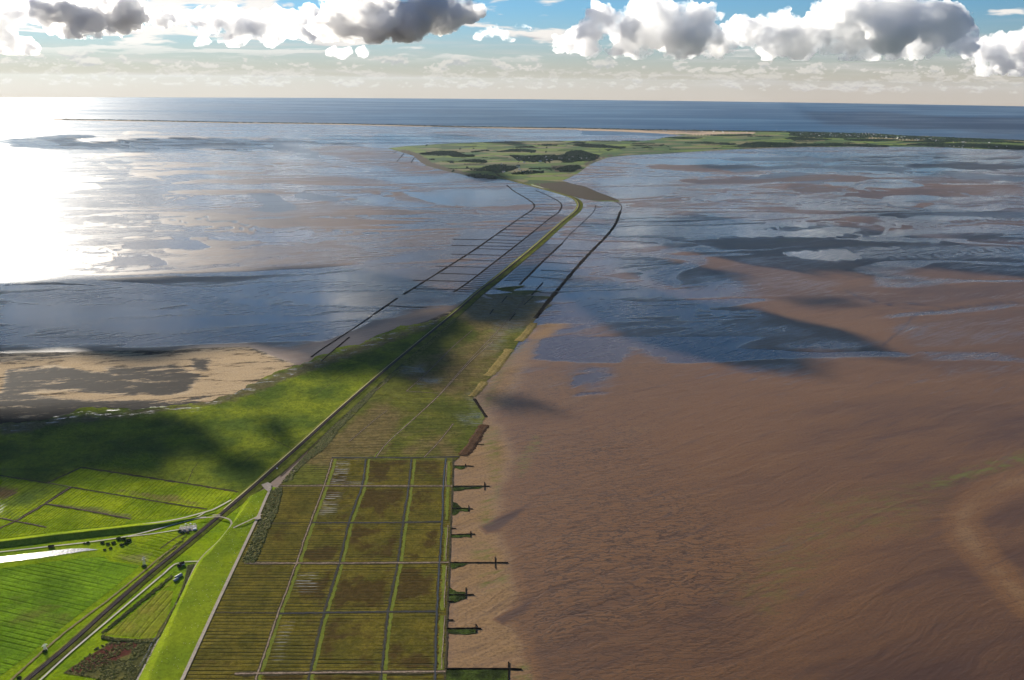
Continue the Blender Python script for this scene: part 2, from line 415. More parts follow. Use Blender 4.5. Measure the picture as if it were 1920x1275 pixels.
for q in [[(-60,690),(150,668),(330,662),(470,652),(566,684),(480,722),(380,760),(300,770),(-60,760)], [(745,600),(800,578),(850,575),(870,565),(830,600),(790,608)]]:
    pm(q, TONE, 1.4, 16); pm(q, WET, -0.1, 14)
MAT = np.zeros(X.shape); pm([(-90,668),(150,660),(330,656),(470,648),(575,684),(700,640),(860,575),(900,600),(600,700),(380,775),(150,812),(-90,820)], MAT, 1.0, 12)
pm([(-80,655),(300,655),(480,645),(570,684),(480,725),(380,765),(150,800),(-80,810)], WET, -0.15, 18)
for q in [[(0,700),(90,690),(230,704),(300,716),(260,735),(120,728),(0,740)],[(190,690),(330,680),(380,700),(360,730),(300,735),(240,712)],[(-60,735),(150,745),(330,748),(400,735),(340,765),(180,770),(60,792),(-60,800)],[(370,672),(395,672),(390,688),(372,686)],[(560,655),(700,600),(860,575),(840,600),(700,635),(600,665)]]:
    pm(q, TONE, 0.0, 15, 1.0); pm(q, WET, 0.0, 9)  # dark mud tone; the upper patches also paint in a cloud shadow
pm([(905,990),(960,965),(1005,940),(985,960),(940,1000),(915,1003)], TONE, 0.05, 8); pm([(920,1160),(960,1140),(1000,1120),(985,1145),(940,1170)], TONE, 0.05, 8)
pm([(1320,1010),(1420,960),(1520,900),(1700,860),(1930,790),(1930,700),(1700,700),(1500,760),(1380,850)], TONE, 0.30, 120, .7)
for q in [[(1700,912),(1760,893),(1850,865),(1930,842),(1930,868),(1860,885),(1760,912)], [(1450,446),(1480,439),(1512,440),(1500,447),(1465,451)]]: pm(q, ALG, 1.0, 14)
pm([(1560,925),(1700,905),(1760,925),(1700,990),(1600,1000),(1450,1160),(1380,1120),(1500,980)], ALG, 0.45, 60)
for q in [[(895,800),(925,800),(935,870),(930,930),(915,905),(905,860)], [(905,940),(930,935),(925,985),(900,990)], [(890,1010),(935,1030),(925,1050),(885,1045)], [(900,1075),(955,1065),(950,1095),(905,1110)],
          [(955,880),(1000,820),(1010,830),(970,900)], [(650,374),(690,372),(700,380),(660,384)], [(880,745),(905,755),(935,700),(960,650),(985,640),(925,740),(905,775)], [(960,1255),(985,1240),(1000,1275),(965,1280)]]: pm(q, ALG, 0.9, 12)
rc = np.random.RandomState(77)
def meander(u0, v0, L, amp, n_=9, slope=0.0):
    t = np.linspace(0, 1, n_); ph = rc.uniform(0, 6.28, 3)
    return [(u0 + L * a, v0 + slope * L * a + amp * (math.sin(4.2 * a + ph[0]) + 0.6 * math.sin(9.1 * a + ph[1]) + 0.3 * math.sin(17 * a + ph[2]))) for a in t]
def lens(u0, v0, L, h_):
    a = np.linspace(0, 2 * math.pi, 14, endpoint=False); k1, k2 = rc.uniform(0, 6.28, 2)
    return [(u0 + L / 2 * math.cos(q) * (1 + .18 * math.sin(2 * q + k1)), v0 + h_ / 2 * math.sin(q) * (1 + .35 * math.sin(3 * q + k2)) + 0.10 * h_ * math.cos(q)) for q in a]
for k in range(95):
    left_ = k % 5 < 3
    v0 = 246 + 250 * rc.rand() ** 1.3 if left_ else 292 + 190 * rc.rand() ** 1.2
    u0 = rc.uniform(-80, 640) if left_ else rc.uniform(1230, 1850)
    if left_ and v0 > 262 and u0 > 560: u0 -= 250
    sc_ = (v0 - 190) / 200.0
    kind_ = rc.rand()
    if kind_ < 0.42:
        q = meander(u0, v0, rc.uniform(120, 420) * (0.6 + sc_ * .5), rc.uniform(1.5, 6) * sc_ + .8, slope=rc.uniform(-.03, .05)); wd_ = rc.uniform(0.9, 2.0) * (0.6 + sc_ * 1.1)
        pm(smooth(q, 5), WET, -0.05, line=wd_ * 2.6, ys=2.2, amt=.5); pm(smooth(q, 5), TONE, 0.1, line=wd_ * 2.2, ys=2.2, amt=.7)
        pm(smooth(q, 5), DEEP, 0.75 if rc.rand() < .5 else 0.0, line=wd_, ys=2.2); pm(smooth(q, 5), WET, 1.0, line=wd_, ys=2.2)
    elif kind_ < 0.75:
        q = lens(u0, v0, rc.uniform(50, 230) * (0.5 + sc_ * .6), rc.uniform(5, 17) * sc_ + 1.5); pm(q, WET, 1.0, 2.5); pm(q, DEEP, 0.0, 3)
    else:
        q = lens(u0, v0, rc.uniform(90, 330) * (0.5 + sc_ * .6), rc.uniform(5, 20) * sc_ + 1.5); pm(q, WET, 0.18, 5); pm(q, TONE, rc.uniform(0.0, 0.3), 6)
RGH = np.zeros(X.shape); pm([(-250,190),(720,190),(760,300),(720,420),(640,470),(420,500),(-250,530)], RGH, 1.0, 60)
RIP[:] = 0.15
pm([(960,830),(1150,760),(1300,900),(1420,1060),(1400,1290),(990,1290),(975,1150),(990,1000)], RIP, 1.0, 90)
pm([(880,770),(1000,650),(1200,640),(1300,720),(1200,820),(1000,860)], RIP, 0.75, 60)
idx = np.arange(na * nr).reshape(na, nr)
F = np.stack([idx[:-1, :-1], idx[1:, :-1], idx[1:, 1:], idx[:-1, 1:]], -1).reshape(-1, 4)
me = bpy.data.meshes.new('mudflat')
nV = na * nr + 1
co = np.zeros((nV, 3), np.float32); co[:-1, 0] = X; co[:-1, 1] = Y
cap = np.stack([idx[:-1, -1], idx[1:, -1], np.full(na - 1, nV - 1)], -1)
me.vertices.add(nV); me.vertices.foreach_set('co', co.ravel())
nl = len(F) * 4 + len(cap) * 3
me.loops.add(nl); me.loops.foreach_set('vertex_index', np.concatenate([F.ravel(), cap.ravel()]).astype(np.int32))
me.polygons.add(len(F) + len(cap))
ls = np.concatenate([np.arange(len(F)) * 4, len(F) * 4 + np.arange(len(cap)) * 3]).astype(np.int32)
me.polygons.foreach_set('loop_start', ls)
me.update(calc_edges=True)
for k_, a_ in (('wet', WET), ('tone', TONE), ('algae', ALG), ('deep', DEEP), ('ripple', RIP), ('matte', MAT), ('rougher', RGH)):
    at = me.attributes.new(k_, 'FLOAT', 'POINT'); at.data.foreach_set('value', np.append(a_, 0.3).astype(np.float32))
if me.polygons[0].normal.z < 0: me.flip_normals()
mt, n = material('wet_mud')
p = n.pos()
warp = n.v('SCALE', n.v('SUBTRACT', n.noise(p, 1 / 600.0, 3, 0.5, color=True), (0.5, 0.5, 0.5)), 150.0)
q_ = n.v('ADD', p, warp)
big = n.noise(n.stretch(q_, 12, 2600, 700), 1.0, 7, 0.62, 0.3)
midn = n.noise(n.stretch(q_, 24, 420, 80), 1.0, 7, 0.65, 0.4)
rip = n.noise(n.stretch(q_, 6, 52, 15), 1.0, 4, 0.55, 0.3)
rip2 = n.noise(n.stretch(q_, 38, 260, 22), 1.0, 4, 0.6, 0.3)
spk = n.noise(n.stretch(p, 8, 30, 14), 1.0, 3, 0.7)
grain = n.noise(p, 1 / 7.0, 3, 0.7)
big0 = n.noise(n.stretch(q_, 0, 3600, 1800), 1.0, 3, 0.5)
chn = n.noise(n.stretch(q_, 9, 4600, 1200), 1.0, 3, 0.5, 0.5)
chr_ = n.m('SUBTRACT', 1.0, n.m('ABSOLUTE', n.m('SUBTRACT', n.m('MULTIPLY', chn, 2.0), 1.0)))
chan = n.m('MULTIPLY', n.sm(chr_, 0.945, 0.978), n.sm(n.attr('wet'), 0.22, 0.5))
chn2 = n.noise(n.v('ADD', n.stretch(q_, 14, 1900, 460), (7.3, 2.1, 0.0)), 1.0, 3, 0.5, 0.8)
chr2 = n.m('SUBTRACT', 1.0, n.m('ABSOLUTE', n.m('SUBTRACT', n.m('MULTIPLY', chn2, 2.0), 1.0)))
chan = n.m('MAXIMUM', chan, n.m('MULTIPLY', n.m('MULTIPLY', n.sm(chr2, 0.94, 0.975), 0.8), n.m('MULTIPLY', n.sm(n.attr('wet'), 0.3, 0.55), n.sm(big0, 0.45, 0.58))))
levee = n.m('MULTIPLY', n.sm(chr_, 0.84, 0.93), n.sm(chr_, 0.975, 0.94))
wet = n.m('ADD', n.attr('wet'), n.m('ADD', n.m('MULTIPLY', n.m('SUBTRACT', midn, 0.5), 0.85), n.m('ADD', n.m('MULTIPLY', n.m('SUBTRACT', rip2, 0.5), 1.0), n.m('MULTIPLY', n.m('SUBTRACT', rip, 0.5), 0.55))))
wet = n.m('ADD', wet, n.m('MULTIPLY', n.m('SUBTRACT', big, 0.5), 0.9))
wet = n.m('ADD', wet, n.m('SUBTRACT', n.m('MULTIPLY', chan, 0.7), n.m('MULTIPLY', levee, 0.30)))
film = n.sm(wet, 0.15, 0.80)
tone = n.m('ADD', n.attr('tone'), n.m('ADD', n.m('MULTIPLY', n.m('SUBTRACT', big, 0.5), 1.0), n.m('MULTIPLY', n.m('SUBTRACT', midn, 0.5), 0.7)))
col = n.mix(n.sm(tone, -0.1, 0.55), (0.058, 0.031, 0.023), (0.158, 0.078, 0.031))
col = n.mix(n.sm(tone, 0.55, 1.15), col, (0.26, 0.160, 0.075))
rdg = n.m('SUBTRACT', 1.0, n.m('ABSOLUTE', n.m('SUBTRACT', n.m('MULTIPLY', rip, 2.0), 1.0)))
near_rip = n.m('MULTIPLY', n.sm(rdg, 0.90, 0.985), n.m('MULTIPLY', n.attr('ripple'), n.m('ADD', 0.45, n.m('MULTIPLY', 0.55, n.sm(big, 0.40, 0.56)))))
col = n.mix(n.m('MULTIPLY', near_rip, 0.80), col, (0.036, 0.021, 0.015))
col = n.mix(n.m('MULTIPLY', n.sm(rip2, 0.55, 0.72), 0.4), col, (0.065, 0.040, 0.030))
col = n.mix(n.m('MULTIPLY', n.sm(spk, 0.60, 0.68), n.m('MULTIPLY', n.sm(midn, 0.5, 0.66), 0.6)), col, (0.040, 0.034, 0.020))
col = n.mix(n.m('MULTIPLY', n.sm(grain, 0.45, 0.68), 0.6), col, (0.062, 0.038, 0.027))
col = n.mix(n.m('MULTIPLY', film, 0.75), col, (0.040, 0.032, 0.031))
dp = n.attr('deep'); dpm = n.sm(n.m('ADD', dp, n.m('MULTIPLY', n.m('SUBTRACT', midn, 0.5), 0.9)), 0.30, 0.65)
col = n.mix(dpm, col, (0.006, 0.018, 0.036))
dpm = n.m('MAXIMUM', dpm, n.m('MULTIPLY', chan, 0.55))
col = n.mix(n.sm(tone, 1.1, 1.5), col, (0.44, 0.31, 0.17))
alg = n.m('MULTIPLY', n.attr('algae'), n.sm(n.noise(n.stretch(q_, 18, 60, 22), 1.0, 5, 0.7), 0.42, 0.64))
col = n.mix(n.m('MULTIPLY', alg, 0.8), col, (0.105, 0.115, 0.018))
mtt = n.m('ADD', n.attr('matte'), n.m('MULTIPLY', n.m('SUBTRACT', midn, 0.5), 0.8))
rgh = n.mixf(n.sm(mtt, 0.3, 0.7), n.mixf(film, 0.44, n.m('ADD', n.mixf(n.attr('rougher'), 0.13, 0.17), n.m('MULTIPLY', n.sm(rip2, 0.35, 0.65), 0.10))), 0.75)
dn_ = n.m('ADD', n.noise(n.stretch(q_, 16, 190, 46), 1.0, 8, 0.78), n.m('MULTIPLY', n.m('SUBTRACT', 0.85, n.attr('tone')), 0.12))
mz = n.sm(mtt, 0.3, 0.7)
col = n.mix(mz, col, n.mix(n.sm(dn_, 0.45, 0.56), n.mix(n.sm(grain, 0.4, 0.7), (0.46, 0.34, 0.20), (0.30, 0.205, 0.12)), (0.022, 0.017, 0.014)))  # ragged dark mud, part of it standing in for cloud shadow
rgh = n.mixf(dpm, rgh, 0.33)
hgt = n.m('ADD', n.m('MULTIPLY', rip, n.m('ADD', 0.25, n.m('MULTIPLY', n.attr('ripple'), 0.5))), n.m('MULTIPLY', midn, 2.6))
hgt = n.m('ADD', hgt, n.m('MULTIPLY', rip2, 1.3))
hgt = n.m('SUBTRACT', hgt, n.m('MULTIPLY', near_rip, 0.6))
hgt = n.m('MULTIPLY', hgt, n.mixf(film, 1.0, 0.27))
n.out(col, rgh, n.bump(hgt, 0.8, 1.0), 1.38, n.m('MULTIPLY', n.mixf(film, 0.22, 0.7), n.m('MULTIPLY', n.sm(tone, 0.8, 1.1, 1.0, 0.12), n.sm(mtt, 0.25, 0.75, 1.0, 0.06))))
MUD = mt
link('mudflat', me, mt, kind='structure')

# ------------------------------------------------------------------ haze
def box_mesh(name, a, b):
    x0, y0, z0 = a; x1, y1, z1 = b
    V = [(x0, y0, z0), (x1, y0, z0), (x1, y1, z0), (x0, y1, z0), (x0, y0, z1), (x1, y0, z1), (x1, y1, z1), (x0, y1, z1)]
    return mesh(name, V, [(3, 2, 1, 0), (4, 5, 6, 7), (0, 1, 5, 4), (1, 2, 6, 5), (2, 3, 7, 6), (3, 0, 4, 7)])
mt, n = material('haze_air')
pv = n.add('ShaderNodeVolumePrincipled'); pv.inputs['Color'].default_value = (0.70, 0.85, 1.0, 1)
pv.inputs['Density'].default_value = 0.23e-5; pv.inputs['Anisotropy'].default_value = 0.35
o_ = n.add('ShaderNodeOutputMaterial'); n.l.new(pv.outputs[0], o_.inputs['Volume'])
link('haze', box_mesh('haze', (-64000, -64000, -1.5), (64000, 64000, H + 130)), mt, kind='stuff')
# ------------------------------------------------------------------ land materials
def wang(a, b):
    A = P(*a); B = P(*b); return math.degrees(math.atan2(B[1] - A[1], B[0] - A[0]))
def land_mat(name, c_light, c_dark, c_brown, ang=None, gap=12.0, amt=0.6, ditch=(0.03, 0.035, 0.02), patch=60.0, rough=0.85, grain=5.0, tuft=0.5, wavy=10.0):
    mt, n = material(name); p = n.pos()
    n1 = n.noise(p, 1 / patch / 3, 5, 0.6, 0.3); n2 = n.noise(p, 1 / patch, 5, 0.65); g = n.noise(p, 1 / grain, 3, 0.7)
    col = n.mix(n.sm(n1, 0.36, 0.64), c_dark, c_light)
    br = n.m('ADD', n.attr('brown'), n.m('MULTIPLY', n.m('SUBTRACT', n2, 0.5), 1.6))
    col = n.mix(n.sm(br, 0.25, 0.85), col, c_brown)
    col = n.mix(n.m('MULTIPLY', n.sm(g, 0.48, 0.72), tuft), col, n.v('SCALE', c_dark, 0.55))
    g2 = n.noise(p, 1 / (grain * 3.2), 4, 0.7, 0.8)
    crs = n.m('SUBTRACT', 1.0, n.m('ABSOLUTE', n.m('SUBTRACT', n.m('MULTIPLY', n2, 2.0), 1.0)))
    col = n.mix(n.m('MULTIPLY', n.sm(crs, 0.93, 0.99), tuft * 0.7), col, n.v('SCALE', c_dark, 0.5))
    col = n.mix(n.m('MULTIPLY', n.sm(g2, 0.42, 0.60), 0.65), n.v('SCALE', col, 1.22), n.v('SCALE', col, 0.72))
    hgt = n.m('ADD', n.m('MULTIPLY', g, 0.8), n.m('MULTIPLY', g2, 1.6))
    if ang is not None:
        wv = n.v('ADD', p, n.v('SCALE', n.noise(p, 1 / 220.0, 2, color=True), wavy))
        ph = n.sep(n.stretch(wv, ang, 1000.0, gap))[1]
        s_ = n.m('SINE', n.m('MULTIPLY', ph, 6.28318))
        var = n.noise(n.stretch(p, ang, 160.0, gap * 0.9), 1.0, 2)
        lines = n.m('MULTIPLY', n.sm(s_, 0.25, 0.85), n.m('MULTIPLY', n.attr('lines'), n.sm(var, 0.30, 0.62)))
        col = n.mix(n.m('MULTIPLY', lines, amt), col, ditch)
        hgt = n.m('SUBTRACT', hgt, n.m('MULTIPLY', lines, 1.2))
        # water standing in the ditches
        wt = n.m('MULTIPLY', n.m('MULTIPLY', n.sm(s_, -0.1, 0.4), n.sm(n.noise(n.stretch(p, ang, 60.0, gap * 0.5), 1.0, 3), 0.44, 0.56)), n.attr('puddle'))
    else:
        wt = n.m('MULTIPLY', n.attr('puddle'), n.sm(n.noise(n.stretch(p, 15, 60, 22), 1.0, 5, 0.7), 0.56, 0.62))
    col = n.mix(wt, col, (0.05, 0.055, 0.055))
    n.out(col, n.mixf(wt, rough, 0.12), n.bump(hgt, n.mixf(wt, 0.8, 0.05), 1.0), 1.38, n.mixf(wt, 0.0, 0.8))
    return mt
def soil_mat(name, c1, c2, rough=0.85, sc=8.0, bumpd=0.5):
    mt, n = material(name); p = n.pos()
    a = n.noise(p, 1 / sc, 5, 0.65); b = n.noise(p, 1 / (sc * 12), 3)
    col = n.mix(n.sm(a, 0.3, 0.7), c1, c2); col = n.mix(n.m('MULTIPLY', n.sm(b, 0.45, 0.7), 0.4), col, n.v('SCALE', c1, 0.7))
    n.out(col, rough, n.bump(a, 0.6, bumpd), spec=0.0); return mt
zero = lambda u, v, x, y: np.zeros_like(u)
one = lambda u, v, x, y: np.ones_like(u)
def masks(lst, base=0.0, warp=8.0):
    def f(u, v, x, y):
        r = np.full_like(u, base); wu_ = u + (fbm(x / 90, y / 140, 21) - .5) * warp; wv_ = v + (fbm(x / 90, y / 140, 31) - .5) * warp * 0.5
        for q, val, soft in lst:
            mk = polymask(q, wu_, wv_, soft, 1.5); r = r * (1 - mk) + val * mk
        return r
    return f
def union(*fs): return lambda u, v, x, y: np.maximum.reduce([f(u, v, x, y) for f in fs])

# railway centre line, used by everything beside the dam
RAIL = [(20,1302),(52,1275),(133,1208),(180,1164),(234,1117),(282,1075),(337,1031),(403,976),(443.6,941),(462,926),(518,877),(581,821),(600,803),(668.6,742),(725.5,693),(762.7,662),(813.7,620),(862,580),(893,552),(931,522),(998,467),(1030,439),(1057.5,415),(1074,402),(1083,393),(1086,385),(1083.5,378),(1075,371.5),(1057,365),(1026,356),(1000,349),(978,343),(955,337),(938,331.5),(930,327)]
# ------------------------------------------------------------------ sea beyond the island
SEA_EDGE = [(-700,232),(-300,226),(0,224),(100,223),(250,225.4),(450,229.5),(640,231.6),(800,235.4),(900,237.6),(1080,240),(1200,243),(1420,246),(1480,247),(1560,249),(1640,251),(1700,255),(1800,259),(1920,263.5),(2200,272),(2800,292)]
me_pts = PP([(q[0], q[1]) for q in smooth(SEA_EDGE, 4)], 0.5)
far = []
a0 = math.atan2(me_pts[0][0], me_pts[0][1]); a1 = math.atan2(me_pts[-1][0], me_pts[-1][1])
NS = 140; V = []; F = []
pe = me_pts; aa = np.arctan2(pe[:, 0], pe[:, 1]); rr = np.hypot(pe[:, 0], pe[:, 1])
az_ = np.linspace(a0, a1, NS); re = np.interp(az_, aa, rr)
NR = 40
for i in range(NS):
    for j in range(NR):
        t = (j / (NR - 1)) ** 1.5; r_ = re[i] * (1 - t) + (RH - 30) * t
        V.append((math.sin(az_[i]) * r_, math.cos(az_[i]) * r_, 0.5))
for i in range(NS - 1):
    for j in range(NR - 1): F.append((i * NR + j, (i + 1) * NR + j, (i + 1) * NR + j + 1, i * NR + j + 1))
me = mesh('sea', V, F)
if me.polygons[0].normal.z < 0: me.flip_normals()
mt, n = material('sea_water'); p = n.pos()
wvn = n.noise(n.stretch(p, 20, 140, 60), 1.0, 5, 0.7); cur = n.noise(n.stretch(p, 4, 9000, 2600), 1.0, 5, 0.6, 0.5)
n.out(n.mix(n.sm(cur, 0.4, 0.65), (0.004, 0.036, 0.090), (0.012, 0.055, 0.105)), n.mixf(n.sm(cur, 0.4, 0.65), 0.42, 0.30), n.bump(wvn, 1.0, 5.0), 1.33, 0.14)
link('sea', me, mt, kind='structure')

# ------------------------------------------------------------------ the island
ISLAND = [(727,278),(760,274),(830,269.5),(900,266.5),(985,264),(1060,264.2),(1130,265),(1180,265),(1226,262.5),(1250,257),(1290,254.5),(1240,250.5),(1160,246.5),(1088,244.5),
          (1080,243),(900,240),(800,237.6),(640,234),(450,231.5),(250,227.5),(140,225.5),(100,224),(100,222.5),(250,224.6),(450,228.8),(640,231),(800,234.8),(900,237),(1080,239.4),(1200,242.4),(1420,245.4),(1480,246.4),(1560,248.4),(1640,250.4),(1700,254.4),(1800,258.4),(1920,263),(2200,271),
          (2200,288),(2020,284),(1920,281),(1830,279),(1760,275.5),(1600,274.5),(1500,275.5),(1400,279),(1340,282),(1260,287),(1180,291),(1140,295),(1118,303),(1104,310),(1092,319),(1072,331),(1054,339),(1075,345),(1098,350),(1125,362),(1158,374),(1163,378),(1120,377),(1098,374),(1085,371),(1050,361),
          (1000,349),(960,338.5),(940,336),(900,332.5),(870,327.5),(830,319),(800,311),(790,305),(775,292),(745,283)]
mt, n = material('island_land'); p = n.pos()
wp = n.v('ADD', n.stretch(p, 14, 620, 330), n.v('SCALE', n.noise(p, 1 / 900.0, 2, color=True), 0.7))
cell = n.voro(wp, 1.0, 'F1', 'Color'); cr, cg, cb = n.sep(cell)
edge = n.voro(wp, 1.0, 'DISTANCE_TO_EDGE')
col = n.mix(n.sm(cr, 0.25, 0.75), (0.045, 0.090, 0.030), (0.120, 0.165, 0.030))
col = n.mix(n.m('MULTIPLY', n.sm(cg, 0.72, 0.78), 0.8), col, (0.185, 0.150, 0.085))
col = n.mix(n.m('MULTIPLY', n.sm(cb, 0.82, 0.86), 0.7), col, (0.045, 0.062, 0.028))
col = n.mix(n.m('MULTIPLY', n.sm(edge, 0.05, 0.0), 0.6), col, (0.028, 0.045, 0.022))
g = n.noise(p, 1 / 60.0, 4, 0.7)
heath = n.sm(n.m('ADD', n.attr('heath'), n.m('MULTIPLY', n.m('SUBTRACT', g, 0.5), 0.8)), 0.3, 0.7)
col = n.mix(heath, col, (0.060, 0.045, 0.032))
sandy = n.sm(n.m('ADD', n.attr('sandy'), n.m('MULTIPLY', n.m('SUBTRACT', g, 0.5), 0.6)), 0.3, 0.7)
col = n.mix(sandy, col, (0.40, 0.29, 0.20))
col = n.mix(n.m('MULTIPLY', n.sm(g, 0.5, 0.7), 0.45), col, n.v('SCALE', (0.03, 0.05, 0.02), 1.0))
n.out(col, 0.9, n.bump(g, 0.7, 4.0), spec=0.03)
sheet('island', jag(ISLAND, 1.2, 2, 4), 1.2, mt, 6.0,
      dict(sandy=masks([([(90,222),(1088,238),(1250,243),(1400,247),(1420,250),(1330,253),(1240,252),(1088,246),(90,228)], 0.9, 1.2), ([(1640,256),(1760,262),(1700,263),(1600,261)], 0.7, 3)], 0, 1),
           heath=masks([([(1000,345),(1060,341),(1100,348),(1165,377),(1090,374),(1050,362)], 1.2, 4), ([(1030,310),(1085,308),(1092,316),(1072,324),(1040,322)], 0.9, 5), ([(727,278),(748,284),(776,294),(792,308),(830,320),(900,333),(905,330),(840,314),(810,304),(790,290),(765,281)], 0.85, 4),
                        ([(830,300),(870,295),(930,296),(900,304)], 0.5, 6), ([(1098,312),(1140,294),(1180,290),(1260,287),(1250,285),(1140,290),(1095,305)], 0.8, 3), ([(1000,300),(1040,290),(960,288),(940,295)], .5, 6)], 0, 2)))

# ------------------------------------------------------------------ salt marsh left of the dam
g_light, g_dark, g_brown = (0.165, 0.190, 0.016), (0.065, 0.095, 0.015), (0.135, 0.110, 0.045)
MARSHL = [(-60,797),(0,795),(60,789),(130,776),(190,764),(260,768),(350,758),(400,750),(440,738),(480,718),(540,690),(564,684),(592,668),(640,650),(700,632),(740,616),(790,606),(822,598),(838,592)] + [(q[0] - 4, q[1]) for q in RAIL[17:8:-1]] + [(455,932),(446,924),(300,900),(153,877),(90,906),(0,893),(-60,885)]
mk = land_mat('salt_marsh', g_light, g_dark, (0.10, 0.085, 0.040), None, patch=60, grain=7.0)
sheet('salt_marsh', jag(MARSHL[:19], 16, 5, 3, closed=False) + MARSHL[19:], 1.0, mk, 7.0,
      dict(brown=masks([([(375,868),(420,866),(410,876),(385,880)], 0.2, 6), ([(0,795),(350,757),(564,684),(838,592),(838,604),(600,690),(440,752),(0,815)], 0.95, 16)], 0.06), lines=zero,
           puddle=masks([([(0,797),(130,775),(350,757),(480,718),(564,686),(700,634),(838,594),(838,600),(700,648),(600,684),(480,728),(350,770),(130,788),(0,812)], 1.0, 6)], 0)))
# creeklets and old lines in the marsh
# ------------------------------------------------------------------ foreland right of the dam
FORE = [(530,906),(560,876)] + [(q[0] + 6, q[1] + 4) for q in RAIL[11:19]] + [(925,560),(906,551),(962,548),(925,541),(985,535),(962,545),(1022,545),(985,554),(1042,556),(1000,566),(1036,572),(1010,590),(1003,600),(985,625),(968,648),(935,688),(923,704),(905,722),(888,744),(898,762),(909,783),(905,796),(892,815),(868,845),(858,858),(852,864),(624,861),(609,907),(560,909),(530,909)]
aF = wang((700, 800), (860, 803))
mk = land_mat('foreland', (0.120, 0.120, 0.022), (0.070, 0.082, 0.016), (0.150, 0.112, 0.045), aF, 14.0, 0.95, (0.026, 0.022, 0.012), patch=90, grain=9.0)
sheet('foreland', jag(FORE, 3, 2, 8), 0.9, mk, 6.0,
      dict(brown=masks([([(540,880),(600,840),(700,760),(760,770),(720,850),(640,862)], 1.0, 30), ([(740,700),(960,600),(925,705),(880,745),(820,740)], 0.75, 30), ([(760,820),(860,800),(860,860),(740,858)], 0.6, 20), ([(840,585),(900,545),(1040,560),(1000,610),(900,620)], 0.9, 14)], 0.15),
           brown2=zero, lines=masks([([(540,900),(700,745),(1000,590),(900,760),(860,860)], 1.0, 12)], 0.3),
           puddle=masks([([(785,708),(835,711),(820,718),(790,722),(780,720)], 1.3, 5), ([(925,580),(985,570),(990,583),(940,590)], 1.0, 6), ([(945,563),(1000,563),(1020,575),(970,575)], 1.0, 6), ([(920,602),(995,598),(980,620),(930,622)], 0.8, 8), ([(745,685),(800,685),(800,700),(750,702)], .8, 6),
                         ([(855,778),(905,775),(905,797),(870,795)], 0.9, 6), ([(870,740),(890,735),(905,775),(890,780)], 0.5, 5), ([(930,620),(960,622),(930,660),(900,665)], .5, 8), ([(880,560),(960,545),(1035,562),(1010,598),(900,600),(860,590)], .55, 10)], 0.0)))
# ------------------------------------------------------------------ summer polder with its grid of ditches
ROWS = [858.5, 911.7, 980.5, 1057, 1149, 1262, 1290]
COLS = [[(622.5,861),(607.6,911),(581.5,981),(555.5,1057),(522,1149.4),(484.7,1260),(476,1290)],
        [(685.8,861),(678.4,911),(654,981),(635.6,1057),(607.6,1150),(581.5,1260),(575,1290)],
        [(771.5,861),(766,911.7),(755.5,979),(745.4,1057),(727.6,1148),(715.6,1260),(712,1290)],
        [(835.6,860),(831,911.7),(829,979),(823.7,1057),(819,1148),(816,1260),(815,1290)],
        [(850,860),(848,911.7),(845,982.5),(842,1057),(838.6,1148),(834.8,1262),(834,1290)]]
POLD = [(622,859),(861,857.5),(850,866),(848,911.7),(845,982.5),(842,1057),(838.6,1148),(834.8,1262),(833,1300),(330,1300),(356,1254),(400,1150),(452,1045),(505,925),(528,906),(600,911),(608,905)]
aP = wang((600, 1020), (830, 1021))
mk = land_mat('summer_polder', (0.128, 0.102, 0.018), (0.080, 0.070, 0.014), (0.062, 0.041, 0.014), aP, 12.6, 0.85, (0.030, 0.032, 0.014), patch=30, grain=5.0, wavy=3.0)
def colu(c, v): a = np.array(COLS[c]); return np.interp(v, a[:, 1], a[:, 0])
def pbrown(u, v, x, y):
    r = np.zeros_like(u)
    rs = np.random.RandomState(11)
    for ri in range(6):
        v0, v1 = ROWS[ri], ROWS[ri + 1]
        for ci in range(-1, 3):
            if ci == -1: L = np.interp(v, [911, 1057, 1262], [520, 450, 352]); Rr = colu(0, v)
            else: L = colu(ci, v); Rr = colu(ci + 1, v)
            s_ = (u - L) / (Rr - L); t_ = (v - v0) / (v1 - v0)
            k = (s_ > 0) & (s_ < 1) & (t_ > 0) & (t_ < 1)
            cx, cy_ = rs.uniform(.4, .6), rs.uniform(.35, .6)
            e = np.clip(np.minimum(np.minimum(s_, 1 - s_) * 6.0, np.minimum(t_, 1 - t_) * 7.0), 0, 1)
            b_ = e * (0.35 + 2.6 * (fbm(x / 70, y / 80, ri * 7 + ci, 5) - .40)) * [0.55, 0.9, 0.95, 0.9][ci + 1] * rs.uniform(.8, 1.1)
            r = np.where(k, b_, r)
    return r
def dedges(u, v, x, y):
    return 1 - 0.55 * np.clip(1 - segdist([(650,1000),(650,1001)], u, v) / 2, 0, 1)
sheet('summer_polder', POLD, 0.8, mk, 5.0, dict(brown=pbrown, lines=masks([([(690,925),(765,925),(750,975),(665,975)], .3, 8), ([(775,925),(828,925),(826,975),(765,975)], .35, 8), ([(650,1000),(740,1000),(735,1035),(642,1035)], .35, 8), ([(765,995),(822,995),(820,1040),(755,1040)], .3, 8), ([(640,1075),(735,1080),(722,1135),(620,1135)], .35, 8), ([(750,1080),(818,1080),(816,1135),(738,1135)], .35, 8), ([(620,1165),(720,1165),(710,1230),(600,1230)], .2, 8), ([(735,1165),(812,1165),(810,1230),(722,1230)], .25, 8)], 1.0),
      puddle=masks([([(628,866),(655,866),(645,905),(622,905)], 0.6, 6), ([(612,925),(640,925),(628,960),(600,968)], 0.45, 7), ([(560,1075),(592,1075),(590,1105),(552,1108)], 0.6, 8), ([(530,1165),(550,1165),(530,1240),(512,1240)], 0.25, 6), ([(455,905),(700,904),(700,908),(455,909)], 0.6, 2)], 0.0)))
